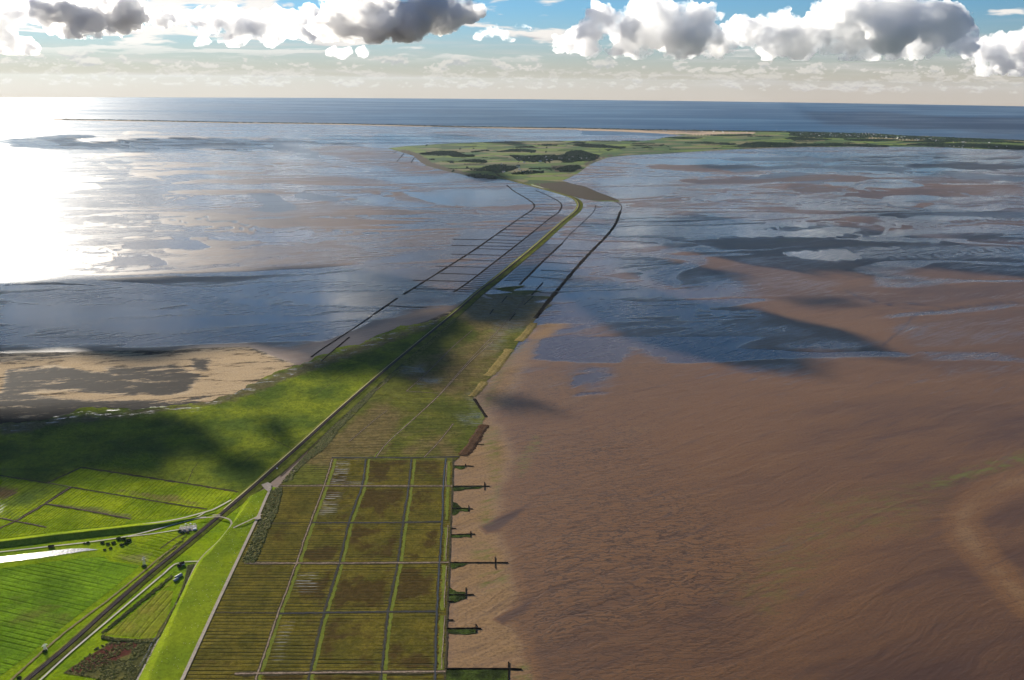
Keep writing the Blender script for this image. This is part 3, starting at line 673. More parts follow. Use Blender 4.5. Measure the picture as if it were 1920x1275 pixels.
# ------------------------------------------------------------------ farmland, bottom left
FARM = [(-60,885),(0,893),(90,906),(153,877),(300,900),(446,924),(455,934),(470,930),(505,912),(520,914),(452,1045),(400,1150),(345,1275),(335,1300),(-60,1300)]
aA = wang((0, 1103), (169, 1139)); aB = wang((94, 993), (144, 954))
mkF = land_mat('farmland_grass', (0.185, 0.250, 0.008), (0.110, 0.180, 0.008), (0.150, 0.150, 0.040), None, patch=40, grain=4.0, tuft=0.35)
sheet('farmland', FARM, 0.7, mkF, 10.0, dict(brown=zero, lines=zero, puddle=zero))
def field(poly, ang, gap, light, dark, brown, bmask=None, amt=0.5, z=1.1, name='meadow', lines=one, pud=zero, step=8.0):
    m_ = land_mat(name + '_grass', light, dark, brown, ang, gap, amt, tuple(c * 0.45 for c in dark), patch=45, grain=4.0, tuft=0.35, wavy=5.0)
    return sheet(name, poly, z, m_, step, dict(brown=bmask or zero, lines=lines, puddle=pud))
gl, gd = (0.220, 0.275, 0.010), (0.120, 0.175, 0.008)
field([(92,906),(153,878),(300,900),(446,923),(433,935),(400,950),(388,954),(320,944),(133,913.5)], aB, 13, gl, gd, (0.15, 0.12, 0.04), masks([([(210,918),(330,930),(380,945),(300,940)], .9, 14)], 0), .35)
field([(134,915.5),(320,946.5),(386,957),(340,966),(300,972),(247,975),(86,946.5)], aB, 11, gl, gd, (0.13, 0.13, 0.04), masks([([(95,944),(180,950),(245,966),(245,973),(90,948)], .8, 8)], 0), .6)
field([(84,948),(245,976),(232,984),(200,987),(88,997),(84,990),(31,978)], aB, 9, gl, gd, (0.13, 0.13, 0.04), None, .75)
field([(-60,882),(0,891.5),(84,905.5),(130,914),(84,943),(26,976),(-60,960)], aB, 13, gl, (0.09, 0.13, 0.02), (0.14, 0.09, 0.04), masks([([(-20,910),(40,918),(20,935),(-20,932)], .9, 10)], 0.1), .5,
      pud=masks([([(-10,944),(10,947),(4,964),(-20,962)], .35, 5)], 0))
field([(-60,976),(28,980),(84,992),(86,999),(0,1010),(-60,1014)], aB, 10, gl, gd, (0.13, 0.13, 0.04), None, .5)
BIG = [(-60,1072),(0,1066),(80,1055),(150,1047),(196,1043),(204,1052),(262,1060),(250,1072),(200,1112),(140,1158),(60,1222),(0,1268),(-60,1310)]
field(BIG, aA, 15, (0.135, 0.230, 0.012), (0.085, 0.155, 0.010), (0.10, 0.12, 0.02), masks([([(20,1120),(150,1140),(160,1150),(110,1185),(0,1180)], .6, 40)], 0.05), .5)
field([(207,1048),(250,1015),(243,1005),(330,997),(345,1005),(360,1008),(300,1052),(272,1062)], wang((210,1040),(280,1056)), 14, gl, gd, (0.17, 0.17, 0.05), masks([([(225,1040),(290,1038),(280,1056),(230,1054)], .8, 8)], 0), .25)
field([(190,1190),(205,1184),(300,1108),(325,1086),(318,1098),(303,1106),(325,1108),(318,1140),(300,1180),(280,1198),(250,1194),(206,1190)], wang((230,1190),(320,1090)), 16, (0.185, 0.200, 0.018), (0.135, 0.165, 0.018), (0.20, 0.17, 0.03), masks([([(190,1190),(300,1100),(310,1140),(280,1195)], .5, 20)], 0), .15)
mk = land_mat('marsh_scrub', (0.120, 0.110, 0.035), (0.070, 0.070, 0.025), (0.085, 0.028, 0.022), None, patch=16, grain=3.5, tuft=0.8)
sheet('scrub_ground', jag([(118,1262),(190,1215),(215,1196),(290,1196),(330,1130),(352,1070),(358,1058),(362,1062),(335,1130),(300,1200),(262,1262),(245,1300),(180,1300),(190,1275)], 4, 2, 5), 1.3, mk, 5.0,
      dict(brown=masks([([(130,1256),(180,1222),(225,1200),(262,1200),(240,1225),(200,1245),(150,1262)], 1.3, 8)], 0.1), lines=zero, puddle=zero))

# ------------------------------------------------------------------ pond, ditches and lanes
mt, n = material('still_water'); p = n.pos()
n.out((0.05, 0.05, 0.045), 0.16, n.bump(n.noise(p, 1 / 5.0, 4, 0.6), 0.5, 0.6), 1.4, 0.9); WATER = mt
sheet('pond', jag([(-60,1048),(0,1044),(72,1035.5),(110,1031),(144,1028.3),(165,1028),(184,1030.5),(160,1033),(120,1039),(72,1046.5),(0,1055),(-60,1061)], 1.5, 2, 3), 1.5, WATER, 12.0)
mud_edge = soil_mat('ditch_earth', (0.040, 0.036, 0.020), (0.085, 0.070, 0.038), 0.9, 6)
lane_mat = soil_mat('concrete_lane', (0.42, 0.37, 0.30), (0.58, 0.52, 0.42), 0.8, 4, 0.05)
asph_mat = soil_mat('pale_asphalt', (0.30, 0.25, 0.20), (0.42, 0.36, 0.29), 0.8, 5, 0.05)
clay = soil_mat('tidal_clay', (0.16, 0.115, 0.085), (0.33, 0.25, 0.18), 0.5, 7)
def resample_xy(w2, st_):
    s_ = np.concatenate([[0], np.cumsum(np.hypot(*np.diff(w2, axis=0).T))]); t = np.linspace(0, s_[-1], max(3, int(s_[-1] / st_)))
    return np.stack([np.interp(t, s_, w2[:, 0]), np.interp(t, s_, w2[:, 1])], 1)
def strip(name, pts, wd, z, mat, n=6, dens=None, **kw):
    q = smooth(pts, n) if len(pts) > 2 and n > 1 else jag(pts, 0.5, 3, 2, closed=False)
    w2 = PP(q, 0)[:, :2]
    rs = np.random.RandomState(len(pts) * 7 + abs(int(pts[0][0])))
    if n <= 5 or wd < 12: w2 = resample_xy(w2, max(7.0, wd))
    m_ = ribbon_mesh(name, w2, [(-wd / 2 * rs.uniform(.55, 1.4, len(w2)), 0), (wd / 2 * rs.uniform(.55, 1.4, len(w2)), 0)], z, world_pts=True)
    kw.setdefault('kind', 'structure')
    return link(name, m_, mat, **kw)
DITCHES = [([(-60,882),(0,892),(88,906.5)], 7, 0), ([(90,905.5),(153,877)], 9, 0), ([(153,877),(300,899.5),(446,923)], 10, 0), ([(133,914),(320,945),(388,955)], 7, 0), ([(88,906),(133,914)], 4, 1),
           ([(133,914),(85,945),(29,978)], 11, 0.9), ([(29,978),(-40,1008)], 10, 0.8), ([(85,945),(150,956),(245,973.5)], 9, 1.0), ([(-40,966),(0,972),(29,978)], 6, 1.2), ([(29,978),(87,989.5)], 7, 0.8), ([(-30,952),(10,934),(32,924)], 4, 1.2)]
for pts, wd, ww in DITCHES:
    strip('ditch_bank', pts, wd, 1.5, mud_edge, 4)
    if ww: strip('ditch_water', [(a + 0.6, b - 0.4) for a, b in pts], ww * 1.6, 1.9, clay, 4)
for r_, (L, Rr) in zip([858.6, 911.6, 980.6, 1056.6, 1148.6, 1261.5], [(622,861), (523,848), (581,829), (458,842), (522,820), (440,835)]):
    w_ = 4.5 if r_ in (858.6, 980.6, 1148.6) else 9.0
    sl = (-1.5 if r_ != 911.6 else 0.3)
    strip('ditch_bank', [(L, r_ + (2.5 if r_ > 1100 else 0)), ((L + Rr) / 2, r_), (Rr, r_ + sl)], w_ + 5, 1.2, mud_edge, 8)
    strip('ditch_water' if w_ < 5 else 'clay_lane', [(L, r_ + (2.5 if r_ > 1100 else 0)), ((L + Rr) / 2, r_), (Rr, r_ + sl)], w_ * 0.55, 1.5, WATER if w_ < 5 else clay, 8)
strip('ditch_bank', [(560,981),(475,982)], 6, 1.2, mud_edge, 1); strip('ditch_bank', [(522,1150),(405,1149)], 6, 1.2, mud_edge, 1)
grn = soil_mat('bank_grass', (0.105, 0.125, 0.022), (0.16, 0.18, 0.03), 0.9, 5)
for c_, pts in enumerate(COLS):
    q = smooth(pts, 8); rs = np.random.RandomState(c_); q = [(a + rs.randn() * 0.35, b) for a, b in q]
    if c_ < 4:
        strip('ditch_bank', q, 7.5, 1.25, mud_edge, 1)
        strip('ditch_water' if c_ in (0, 3) else 'ditch_water', [(a + (0.3 if c_ != 0 else 0), b) for a, b in q], 3.0 if c_ in (0, 3) else 1.6, 1.6, clay if c_ == 0 else WATER, 1)
        if c_ in (0, 1, 2): strip('bank_turf', [(a + 6.5, b) for a, b in q], 8, 1.15, grn, 1)
    else:
        strip('ditch_bank', q, 5, 1.3, mud_edge, 1)
strip('bank_turf', [(842,866),(840,911),(837.5,975)], 9, 1.2, grn, 4); strip('bank_turf', [(836.5,990),(834,1055)], 9, 1.2, grn, 4); strip('bank_turf', [(833,1060),(829.5,1145)], 10, 1.2, grn, 4); strip('bank_turf', [(829,1155),(825.5,1258)], 11, 1.2, grn, 4)
for pts in [[(838,868),(836,911)],[(840,985),(836,1050)],[(837,1062),(833,1140)],[(834,1155),(828,1255)]]: strip('ditch_water', jag(pts, 1, 3, 5, False), 2.2, 1.6, clay, 1)
# long lines in the foreland
for pts, wd in [([(705,858),(727,830),(780,782),(830,735),(880,680),(925,640)], 5), ([(795,858),(822,830),(850,795)], 4), ([(762,734),(800,700),(850,650),(885,620)], 4), ([(762,734),(826,738)], 3), ([(826,738),(880,676),(936,618),(975,572),(990,556)], 4), ([(690,745),(730,712)], 3), ([(655,828),(700,790),(726,770)], 3)]:
    strip('ditch_bank', pts, wd + 3, 1.3, mud_edge, 5); strip('clay_lane', pts, wd * 0.6, 1.6, clay, 5)
strip('bank_turf', [(703,858),(740,818),(782,780)], 12, 1.2, grn, 5)
for pts in [[(352,905),(362,880),(372,868)], [(555,846),(500,818)], [(590,742),(640,705),(665,690)], [(480,850),(455,868)]]: strip('ditch_bank', jag(pts, 2, 3, 4, False), 2.2, 1.3, mud_edge, 1)
# ------------------------------------------------------------------ railway embankment (the dam)
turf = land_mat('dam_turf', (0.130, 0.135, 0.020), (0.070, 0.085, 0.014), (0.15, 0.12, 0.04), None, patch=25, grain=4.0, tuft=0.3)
turf_dike = land_mat('dike_turf', (0.200, 0.250, 0.014), (0.130, 0.185, 0.012), (0.17, 0.20, 0.03), None, patch=45, grain=3.0, tuft=0.3)  # yellow-green grass of both dikes
RS = smooth(RAIL, 10)
rw = PP(RS, 0)[:, :2]
# resample evenly in world space
def resample(w2, st_):
    s_ = np.concatenate([[0], np.cumsum(np.hypot(*np.diff(w2, axis=0).T))]); t = np.arange(0, s_[-1], st_)
    return np.stack([np.interp(t, s_, w2[:, 0]), np.interp(t, s_, w2[:, 1])], 1)
rw = resample(rw, 25.0)
for _ in range(6): rw[1:-1] = (rw[:-2] + 2 * rw[1:-1] + rw[2:]) / 4
sj = int(np.argmin(np.hypot(rw[:, 0] - P(443, 941)[0], rw[:, 1] - P(443, 941)[1])))      # where the dike meets the dam
k_all = np.arange(len(rw))
wide = np.clip((k_all - sj + 4) / 14.0, 0, 1)                       # 0 inland cutting, 1 sea dam
fade = np.clip((len(rw) - k_all) / 30.0, 0.1, 1)
def prof(offl, hl): return [(o if np.ndim(o) else np.full(len(rw), float(o)), h) for o, h in zip(offl, hl)]
def sweep(name, w2, cols, mat, **kw):
    V = []; F = []; n_ = len(w2)
    for off, hh in cols:
        q = offset_path(w2, off); V.append(np.column_stack([q, np.broadcast_to(hh, (n_,))]))
    V = np.concatenate(V)
    for j in range(len(cols) - 1):
        for i in range(n_ - 1): F.append((j * n_ + i, (j + 1) * n_ + i, (j + 1) * n_ + i + 1, j * n_ + i + 1))
    a_ = {k: np.zeros(len(V)) for k in ('brown', 'lines', 'puddle')}
    me = mesh(name, V, F, a_)
    if me.polygons[len(me.polygons) // 2].normal.z < 0: me.flip_normals()
    kw.setdefault('kind', 'structure'); return link(name, me, mat, **kw)
hh = 3.2 + 2.2 * wide
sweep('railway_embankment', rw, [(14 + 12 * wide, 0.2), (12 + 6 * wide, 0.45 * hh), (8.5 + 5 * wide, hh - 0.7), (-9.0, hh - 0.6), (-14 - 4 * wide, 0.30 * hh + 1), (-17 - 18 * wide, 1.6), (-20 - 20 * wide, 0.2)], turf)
grav, n = material('ballast'); p = n.pos(); g_ = n.noise(p, 2.0, 3, 0.7); b_ = n.noise(p, 1 / 40.0, 3)
n.out(n.mix(n.sm(b_, 0.3, 0.7), n.mix(g_, (0.026, 0.018, 0.018), (0.060, 0.042, 0.040)), (0.036, 0.026, 0.027)), 0.9, n.bump(g_, 0.8, 0.1), spec=0.0)
sweep('track_bed', rw, [(6.6, hh - 0.65), (5.4, hh + 0.25), (-5.4, hh + 0.25), (-6.6, hh - 0.62)], grav)
steel, n = material('rail_steel'); n.out((0.10, 0.075, 0.065), 0.6); steel.node_tree.nodes['Principled BSDF'].inputs['Metallic'].default_value = 0.3
tie, n = material('sleeper_concrete'); n.out((0.050, 0.040, 0.038), 0.9, spec=0.0)
near_k = slice(0, 120)
for c0 in (2.1, -2.1):
    tr = bpy.data.objects.new('railway_track', None); COL.objects.link(tr); tr['kind'] = 'structure'
    h2 = (hh + 0.30)[near_k]
    for s_ in (0.72, -0.72):
        ob = sweep('rail', rw[near_k], [(c0 + s_ + .05, h2), (c0 + s_ + .04, h2 + .17), (c0 + s_ - .04, h2 + .17), (c0 + s_ - .05, h2)], steel); ob.parent = tr; del ob['kind']
    # sleepers in the near part
    V = []; F = []
    fine = resample(rw[:60], 1.3); nrm = offset_path(fine, 1.0) - fine; hf = np.interp(np.arange(len(fine)) * 1.3, np.arange(60) * 25.0, (hh + 0.27)[:60])
    for q, nn, h_ in zip(fine, nrm, hf):
        t_ = np.array([nn[1], -nn[0]]) * 0.13; b = len(V)
        for sx, sy in ((c0 - 1.3, -1), (c0 + 1.3, -1), (c0 + 1.3, 1), (c0 - 1.3, 1)):
            x_, y_ = q + nn * sx + t_ * sy; V.append((x_, y_, h_ + 0.07)); 
        for i in range(4): V.append((V[b + i][0], V[b + i][1], h_ - 0.08))
        F += [(b, b + 1, b + 2, b + 3), (b, b + 4, b + 5, b + 1), (b + 1, b + 5, b + 6, b + 2), (b + 2, b + 6, b + 7, b + 3), (b + 3, b + 7, b + 4, b)]
    ob = link('sleepers', mesh('sleepers', V, F), tie, tr)
# service road on the left shoulder of the dam
k1 = slice(sj - 2, None)
cr = soil_mat('service_road', (0.34, 0.30, 0.15), (0.50, 0.44, 0.24), 0.85, 6, 0.05)
sweep('service_road', rw[k1], [((11.2 * np.ones(len(rw)))[k1], (hh - 0.66)[k1]), ((7.6 * np.ones(len(rw)))[k1], (hh - 0.56)[k1])], cr)
sweep('ditch_bank', rw[sj + 8:sj + 190], [((-43 * np.ones(len(rw)))[sj + 8:sj + 190], 1.7), ((-38 * np.ones(len(rw)))[sj + 8:sj + 190], 1.8)], mud_edge)

# ------------------------------------------------------------------ sea dike in the foreground
IN = [(236,1310),(257,1275),(335,1124),(372,1053),(408,1016.6),(432,986),(448,960),(462,935)]
CR = [(262,1310),(283,1275),(365,1080),(399,1036),(428,997),(445,975),(462,950),(476,928)]
OUT = [(322,1310),(341,1275),(395,1157),(458,1023),(484,968),(496,942),(505,922),(509,912)]
def tv(pl, n_=60):
    w2 = PP(smooth(pl, 8), 0)[:, :2]; s_ = np.concatenate([[0], np.cumsum(np.hypot(*np.diff(w2, axis=0).T))]); t = np.linspace(0, s_[-1], n_)
    return np.stack([np.interp(t, s_, w2[:, 0]), np.interp(t, s_, w2[:, 1])], 1)
I_, C_, O_ = tv(IN), tv(CR), tv(OUT)
n_ = 60; hk = np.interp(np.arange(n_), [0, 40, 52, 59], [7.6, 7.4, 5.0, 3.2]); rowsd = []
for t, z_ in [(0, None), (0.5, .5), (0.85, .93), (1, 1)]:
    q = I_ * (1 - t) + C_ * t; rowsd.append(np.column_stack([q, 1.2 + (hk - 1.2) * (0 if z_ is None else z_)]))
for t, z_ in [(0.12, .93), (0.5, .48), (1, 0)]:
    q = C_ * (1 - t) + O_ * t; rowsd.append(np.column_stack([q, 1.2 + (hk - 1.2) * z_]))
V = np.concatenate(rowsd); F = [(j * n_ + i, (j + 1) * n_ + i, (j + 1) * n_ + i + 1, j * n_ + i + 1) for j in range(len(rowsd) - 1) for i in range(n_ - 1)]
me = mesh('dike', V, F, {k: np.zeros(len(V)) for k in ('brown', 'lines', 'puddle')})
if me.polygons[0].normal.z < 0: me.flip_normals()
link('dike', me, turf_dike, kind='structure')
def dike_z(x, y): return 0
# ------------------------------------------------------------------ polder dike running left
LC = [(-90,1028),(0,1021),(108,1008),(216,996),(300,986),(345,977),(380,969),(405,961)]
w2 = resample(PP(smooth(LC, 8), 0)[:, :2], 10.0); nn = len(w2); e_ = np.clip((nn - np.arange(nn)) / 22.0, 0.15, 1)
sweep('dike', w2, [(30 * e_, 0.9), (16 * e_, 1 + 3.6 * e_), (4 * e_, 1 + 8.2 * e_), (-1.5 * e_, 1 + 8.5 * e_), (-6 * e_, 1 + 6.6 * e_), (-19 * e_, 0.9)], turf_dike)

# ------------------------------------------------------------------ roads
ROADS = [([(-60,1020),(0,1014.8),(108,1000.7),(216,988),(320,975.5),(386.6,959),(404.6,952.6),(433.5,937)], 5.5, lane_mat, 2.4, 'lane'),
         ([(-60,1039),(0,1034.6),(90,1024.6),(162,1016.6),(234.5,1006),(290,993),(340,979),(372,971),(386,969.4)], 5.0, lane_mat, 2.1, 'lane'),
         ([(386.6,959),(366,971),(345,978)], 4.5, lane_mat, 2.2, 'lane'),
         ([(240,1006),(290,1000),(334,993),(346,992)], 4.0, lane_mat, 2.0, 'lane'),
         ([(374,971.5),(390,970),(403,969),(415.5,969.2),(430,974),(434,981),(430,990),(420,1003),(408,1016.6),(372,1053),(335,1124),(257,1275),(234,1316)], 5.0, asph_mat, 5.6, 'lane'),
         ([(426,998),(437,990),(458,980),(480,969.7),(490,964)], 4.5, asph_mat, 6.6, 'lane'),
         ([(334,1290),(341,1275),(395,1157),(430,1082),(458,1023),(484,968),(498,935),(508,914)], 7.5, asph_mat, 2.2, 'lane'),
         ([(374,1052),(355,1052.6),(337,1055),(324,1060),(305.5,1076.5),(296.9,1083.5),(230,1140),(203,1162.8),(129.7,1225),(76.6,1273.8),(50,1298)], 4.5, lane_mat, 2.2, 'lane')]
def zof(u, v, base):
    return base
for pts, wd, m_, z_, nm in ROADS:
    q = smooth(pts, 8)
    w3 = PP(q, z_ if z_ < 4 else 0)
    if z_ > 4:       # follows the dike body
        zz_ = []
        for a, b in q:
            if b < 975: zz_.append(6.4)
            elif b < 1016: zz_.append(np.interp(b, [975, 992, 1016], [6.2, 3.4, 1.9]))
            else: zz_.append(1.9)
        if pts[0] == (426, 998): zz_ = list(np.interp(np.arange(len(q)), [0, len(q) * 0.3, len(q) * .45, len(q) - 1], [3.4, 6.2, 6.8, 2.4]))
        w3 = np.array([P(a, b, c) for (a, b), c in zip(q, zz_)])
    w2_ = w3[:, :2]; Ls = offset_path(w2_, wd / 2); Rs_ = offset_path(w2_, -wd / 2)
    V = [(*a, c) for a, c in zip(Ls, w3[:, 2])] + [(*a, c) for a, c in zip(Rs_, w3[:, 2])]; n__ = len(w3)
    me = mesh(nm, V, [(i, n__ + i, n__ + i + 1, i + 1) for i in range(n__ - 1)])
    if me.polygons[0].normal.z < 0: me.flip_normals()
    link(nm, me, m_, kind='structure')
sheet('paved_apron', jag([(490,908),(502,904),(509,907),(508,918),(503,922),(496,916)], 1, 2, 3), 3.2, asph_mat, 6.0)
sheet('paved_apron', [(474,972.5),(488,964),(489,972),(484,974)], 4.6, asph_mat, 6.0)
# ------------------------------------------------------------------ brushwood fences, groynes, ridges
brush, n = material('brushwood'); p = n.pos(); g_ = n.noise(p, 1.2, 4, 0.7)
n.out(n.mix(g_, (0.010, 0.008, 0.007), (0.028, 0.020, 0.015)), 0.9, n.bump(g_, 0.8, 0.3), spec=0.0)
ridge_m = soil_mat('ridge_mud', (0.016, 0.013, 0.011), (0.040, 0.030, 0.024), 0.8, 5)
def fence_mesh(name, w2, wd, hh_, gap=True, seed=0):
    """two rows of low posts packed with brushwood, on a mud foot"""
    w2 = np.asarray(w2, float); L = np.hypot(*np.diff(w2, axis=0).T).sum(); st_ = max(6.0, L / 160)
    w2 = resample(w2, st_) if L > st_ * 3 else w2
    rs = np.random.RandomState(seed); w2 = w2.copy(); k = len(w2); h_ = hh_ * rs.uniform(0.65, 1.15, k)
    wv_ = wd * rs.uniform(0.75, 1.2, k)
    cols = [(wv_ * .5, 0.0), (wv_ * .26, h_ * .9), (-wv_ * .26, h_), (-wv_ * .5, 0.0)]
    V = np.concatenate([np.column_stack([offset_path(w2, o), np.broadcast_to(h, (k,))]) for o, h in cols])
    F = [(j * k + i, (j + 1) * k + i, (j + 1) * k + i + 1, j * k + i + 1) for j in range(3) for i in range(k - 1)] + [(0, k, 2 * k, 3 * k), (4 * k - 1, 3 * k - 1, 2 * k - 1, k - 1)]
    me = mesh(name, V, F); bm = bmesh.new(); bm.from_mesh(me); bmesh.ops.recalc_face_normals(bm, faces=bm.faces); bm.to_mesh(me); bm.free()
    return me
def fence(pts, wd, hgt_, label, group=None, mat=None, name='brushwood_fence', cat='fence', sm_=False, seed=0, z=0.4):
    q = smooth(pts, 5) if sm_ else pts
    w2 = PP(q, 0)[:, :2]; c = w2.mean(0); wd = wd * (2.1 if cat == 'fence' else 2.2)
    me = fence_mesh(name, w2 - c, wd, hgt_, seed=seed)
    o = link(name, me, mat or brush, label=label, category=cat); o.location = (c[0], c[1], z)
    if group: o['group'] = group
    return o
OL = [(950,347),(963,358),(987,372),(1001,383),(998,393),(973,410),(933,438),(890,468),(840,500),(800,525),(752,555)]
IL = [(1005,357),(1030,368),(1052,382),(1048,397),(1030,410),(993,440),(933,487),(877,530),(847,550)]
IR = [(1117,385),(1113,397),(1093,417),(1069,439),(1053.5,457)]
IR2 = [(1053.5,457),(1020,488),(996,512),(974,534)]
OR = [(1100,352),(1130,365),(1147,373),(1165,386),(1163,397),(1153,422),(1133,447),(1110,470),(1080,503),(1043,547)]
fence(OL, 8, 1.6, 'long dark outer brushwood fence left of the dam, bent like a knee', sm_=True)
fence([(745,559),(722,575),(700,590)], 7, 1.4, 'short outer fence piece just below the long outer fence left of the dam')
fence([(698,592),(667,613),(632,636),(600,657),(583,670)], 5, 1.2, 'thin outer fence running down to the tip of the sandy mud left of the marsh')
fence([(655,632),(628,655),(602,678)], 5, 1.0, 'faint parallel fence inside the thin outer fence near the marsh edge')
fence(IL, 7, 1.5, 'inner brushwood fence between the outer fence and the dam on the left', sm_=True)
fence(IR, 4, 1.0, 'faint upper inner fence right of the dam below its bend', sm_=True)
fence(IR2, 8, 1.7, 'pale edged inner fence right of the dam beside the dense ridges')
fence([(1018,530),(996,554)], 5, 1.2, 'short inner fence right of the dam in the dark wet marsh, upper one')
fence([(1000,556),(982,572)], 5, 1.0, 'short inner fence right of the dam beside the bright pools, middle one')
fence([(951,555),(940,568)], 5, 1.0, 'short inner fence nearest to the dam above the bright pools')
fence([(925,580),(918,590)], 5, 1.0, 'shortest inner fence left of the lower bright pool')
fence([(966,588),(955,602)], 5, 1.0, 'short inner fence right of the lower bright pool')
fence(OR[:5], 5, 1.2, 'thin upper outer fence right of the dam around the dark mud point', sm_=True)
fence(OR[4:], 12, 2.0, 'thick dark outer fence right of the dam, curving down to the marsh', sm_=True)
fence([(1043,547),(1024,570),(1003,597)], 14, 1.6, 'dark broad outer bank right of the dam in the shaded marsh')
def at(pl, v):
    a = np.array(sorted([(q[1], q[0]) for q in pl if True])); return float(np.interp(v, a[:, 0], a[:, 1]))
OLd = OL[4:]; ILd = IL[3:]
k_ = 0
for v0, over in [(391,0),(397,0),(402,0),(408,0),(413,0),(419,0),(424,0),(430,0),(436,0),(441.5,0),(448.5,-70),(454.5,0),(460,-55),(466,0),(476.5,-30),(487,0),(499,-25),(512.5,0),(525.5,-25),(541,0)]:
    a = at(OLd, v0) + over; b = at(ILd, v0 + 3) if v0 < 545 else 860
    if v0 < 395: a, b = 1000, 1044
    fence([(a, v0), ((a + b) / 2, v0 + 1.0), (b, v0 + 2.2)], 6.5 if v0 > 440 else 4.5, 1.5, 'straight cross fence of dark brushwood between the outer and inner fences left of the dam', 'cross fences left of the dam', seed=k_); k_ += 1
for v0 in (352, 357, 362, 367, 372, 377, 383, 388):
    a = at([(950,345),(963,358),(987,372),(1003,390)], v0); b = at([(1000,345),(1026,355),(1057,365),(1083,378),(1083,392)], v0) - 8
    fence([(a, v0), (b, v0 + 3)], 3.5, 1.0, 'faint far cross fence in the bend of the dam on its left', 'cross fences in the bend of the dam', seed=k_); k_ += 1
fence([(725,573),(760,575),(800,577)], 6, 1.2, 'lowest cross fence left of the dam above the tan mud patch')
RR = [(q[0], q[1]) for q in RAIL[12:25]]
v0 = 402.0
while v0 < 548:
    a = at(ILd, v0) + 1; b = at(RR, v0 + 1.5) - 7
    if b - a > 6: fence([(a, v0), (b, v0 + 2.0)], 5.0, 1.1, 'low dark mud ridge between the inner left fence and the dam', 'mud ridges left of the dam', ridge_m, 'mud_ridge', 'mud ridge', seed=k_)
    k_ += 1; v0 += 2.1 + 1.5 * (v0 - 400) / 150
v0 = 458.0
while v0 < 527:
    a = at(RR, v0) + 11 + (v0 - 458) * .1; b = at(IR2, v0 + 1)
    if b - a > 6: fence([(a, v0), (b, v0 + 1.2)], 5.0, 1.1, 'low dark mud ridge between the dam and the inner right fence', 'mud ridges right of the dam', ridge_m, 'mud_ridge', 'mud ridge', seed=k_)
    k_ += 1; v0 += 2.5 + (v0 - 458) / 150
for (x0, y0, x1, y1) in [(1117,387,1164,387.5),(1116,400,1162,402.5),(1090,419,1153,422),(1050,437,1136,442),(1054,468.5,1108,470),(1034,479.5,1095,481.5),(1020,491.5,1084,495),(1014,506.5,1070,509),(985,518,1075,525),(1010,548,1048,551)]:
    fence([(x0, y0), (x1, y1)], 5.0, 1.3, 'dark cross fence between the inner and outer fences right of the dam', 'cross fences right of the dam', seed=k_); k_ += 1
# far little fences at the eastern tip of the island
for i_, q in enumerate([[(744,303),(758,287)],[(771,305),(777,295)],[(738,287),(744,284)],[(757,290),(775,291)],[(765,298),(785,299)]]): fence(q, 7, 1.0, 'tiny far fence off the left tip of the island', 'far fences off the island tip', seed=i_)
# earth banks on the seaward edge of the foreland
bank_g = soil_mat('bank_sedge', (0.13, 0.10, 0.035), (0.30, 0.22, 0.08), 0.9, 9, 0.8); bank_b = soil_mat('bank_brown', (0.055, 0.030, 0.018), (0.10, 0.060, 0.035), 0.9, 7, 0.8)
fence([(1001,606),(985,627),(971,640)], 22, 1.8, 'yellow brown bank at the marsh edge, uppermost of three right of the dam', None, bank_g, 'earth_bank', 'bank', True)
fence([(955,655),(938,678),(922,698),(913,705)], 22, 1.8, 'yellow brown bank at the marsh edge, middle of three right of the dam', None, bank_g, 'earth_bank', 'bank', True)
fence([(908,716),(896,732),(884,744)], 18, 1.8, 'yellow brown bank at the marsh edge, lowest of three right of the dam', None, bank_g, 'earth_bank', 'bank', True)
fence([(889,748),(900,765),(912,783)], 7, 1.6, 'dark fence slanting down right from the lowest yellow bank')
fence([(908,797),(896,815),(882,838),(866,855)], 20, 2.2, 'broad brown bank above the upper right corner of the ditch grid', None, bank_b, 'earth_bank', 'bank', True)
# groynes right of the ditch grid
def groyne(pts, wd, label, cross=None, short=None):
    w2 = PP(pts, 0)[:, :2]; c = w2[0].copy()
    t = bpy.data.objects.new('groyne', None); COL.objects.link(t); t.location = (c[0], c[1], 0.4); t['label'] = label; t['category'] = 'groyne'
    link('brushwood_row', fence_mesh('brushwood_row', w2 - c, wd * .8, 1.8, seed=int(pts[0][1])), brush, t)
    if cross:
        for (u0, v_0, v_1) in cross:
            m_ = fence_mesh('crossbar', PP([(u0, v_0), (u0, v_1)], 0)[:, :2] - c, wd * .55, 2.0, seed=int(u0)); link('crossbar', m_, brush, t)
    return t
groyne([(885,833),(910,834)], 5, 'short groyne beside the broad brown bank, topmost on the right')
groyne([(850,873.6),(872,873.6),(888,874.6)], 5, 'groyne with a small crossbar just below the top corner of the grid', [(872.5,870,876)])
groyne([(849,911.7),(905,911.7),(919,912)], 5, 'second long groyne with a tall crossbar near its end', [(908.5,904.5,919)])
groyne([(848,953.5),(878.8,954),(888,954.5)], 4.5, 'groyne rising from a dark green patch, third with a crossbar', [(878.8,948,959)])
groyne([(846,991),(855.5,991)], 3.5, 'tiny stub of a groyne below the creek mouth beside the grid')
groyne([(846,1003),(883,1001.5),(892,1002)], 5, 'groyne with thick dark lower side, just below the tiny stub', [(882.5,997,1008)])
groyne([(844,1055),(928,1055),(953,1055)], 4.5, 'longest thin groyne with a tall crossbar halfway down the grid', [(928.5,1045,1066)])
groyne([(842,1115.5),(873,1115.5),(888.5,1115)], 4, 'groyne in the dark green patch between the long one and the creek', [(873.5,1102,1123)])
groyne([(839,1128.5),(851,1128)], 3, 'small stub below the groyne in the dark green patch')
groyne([(838,1163),(850,1162.5)], 3, 'small stub just below the lower creek mouth')
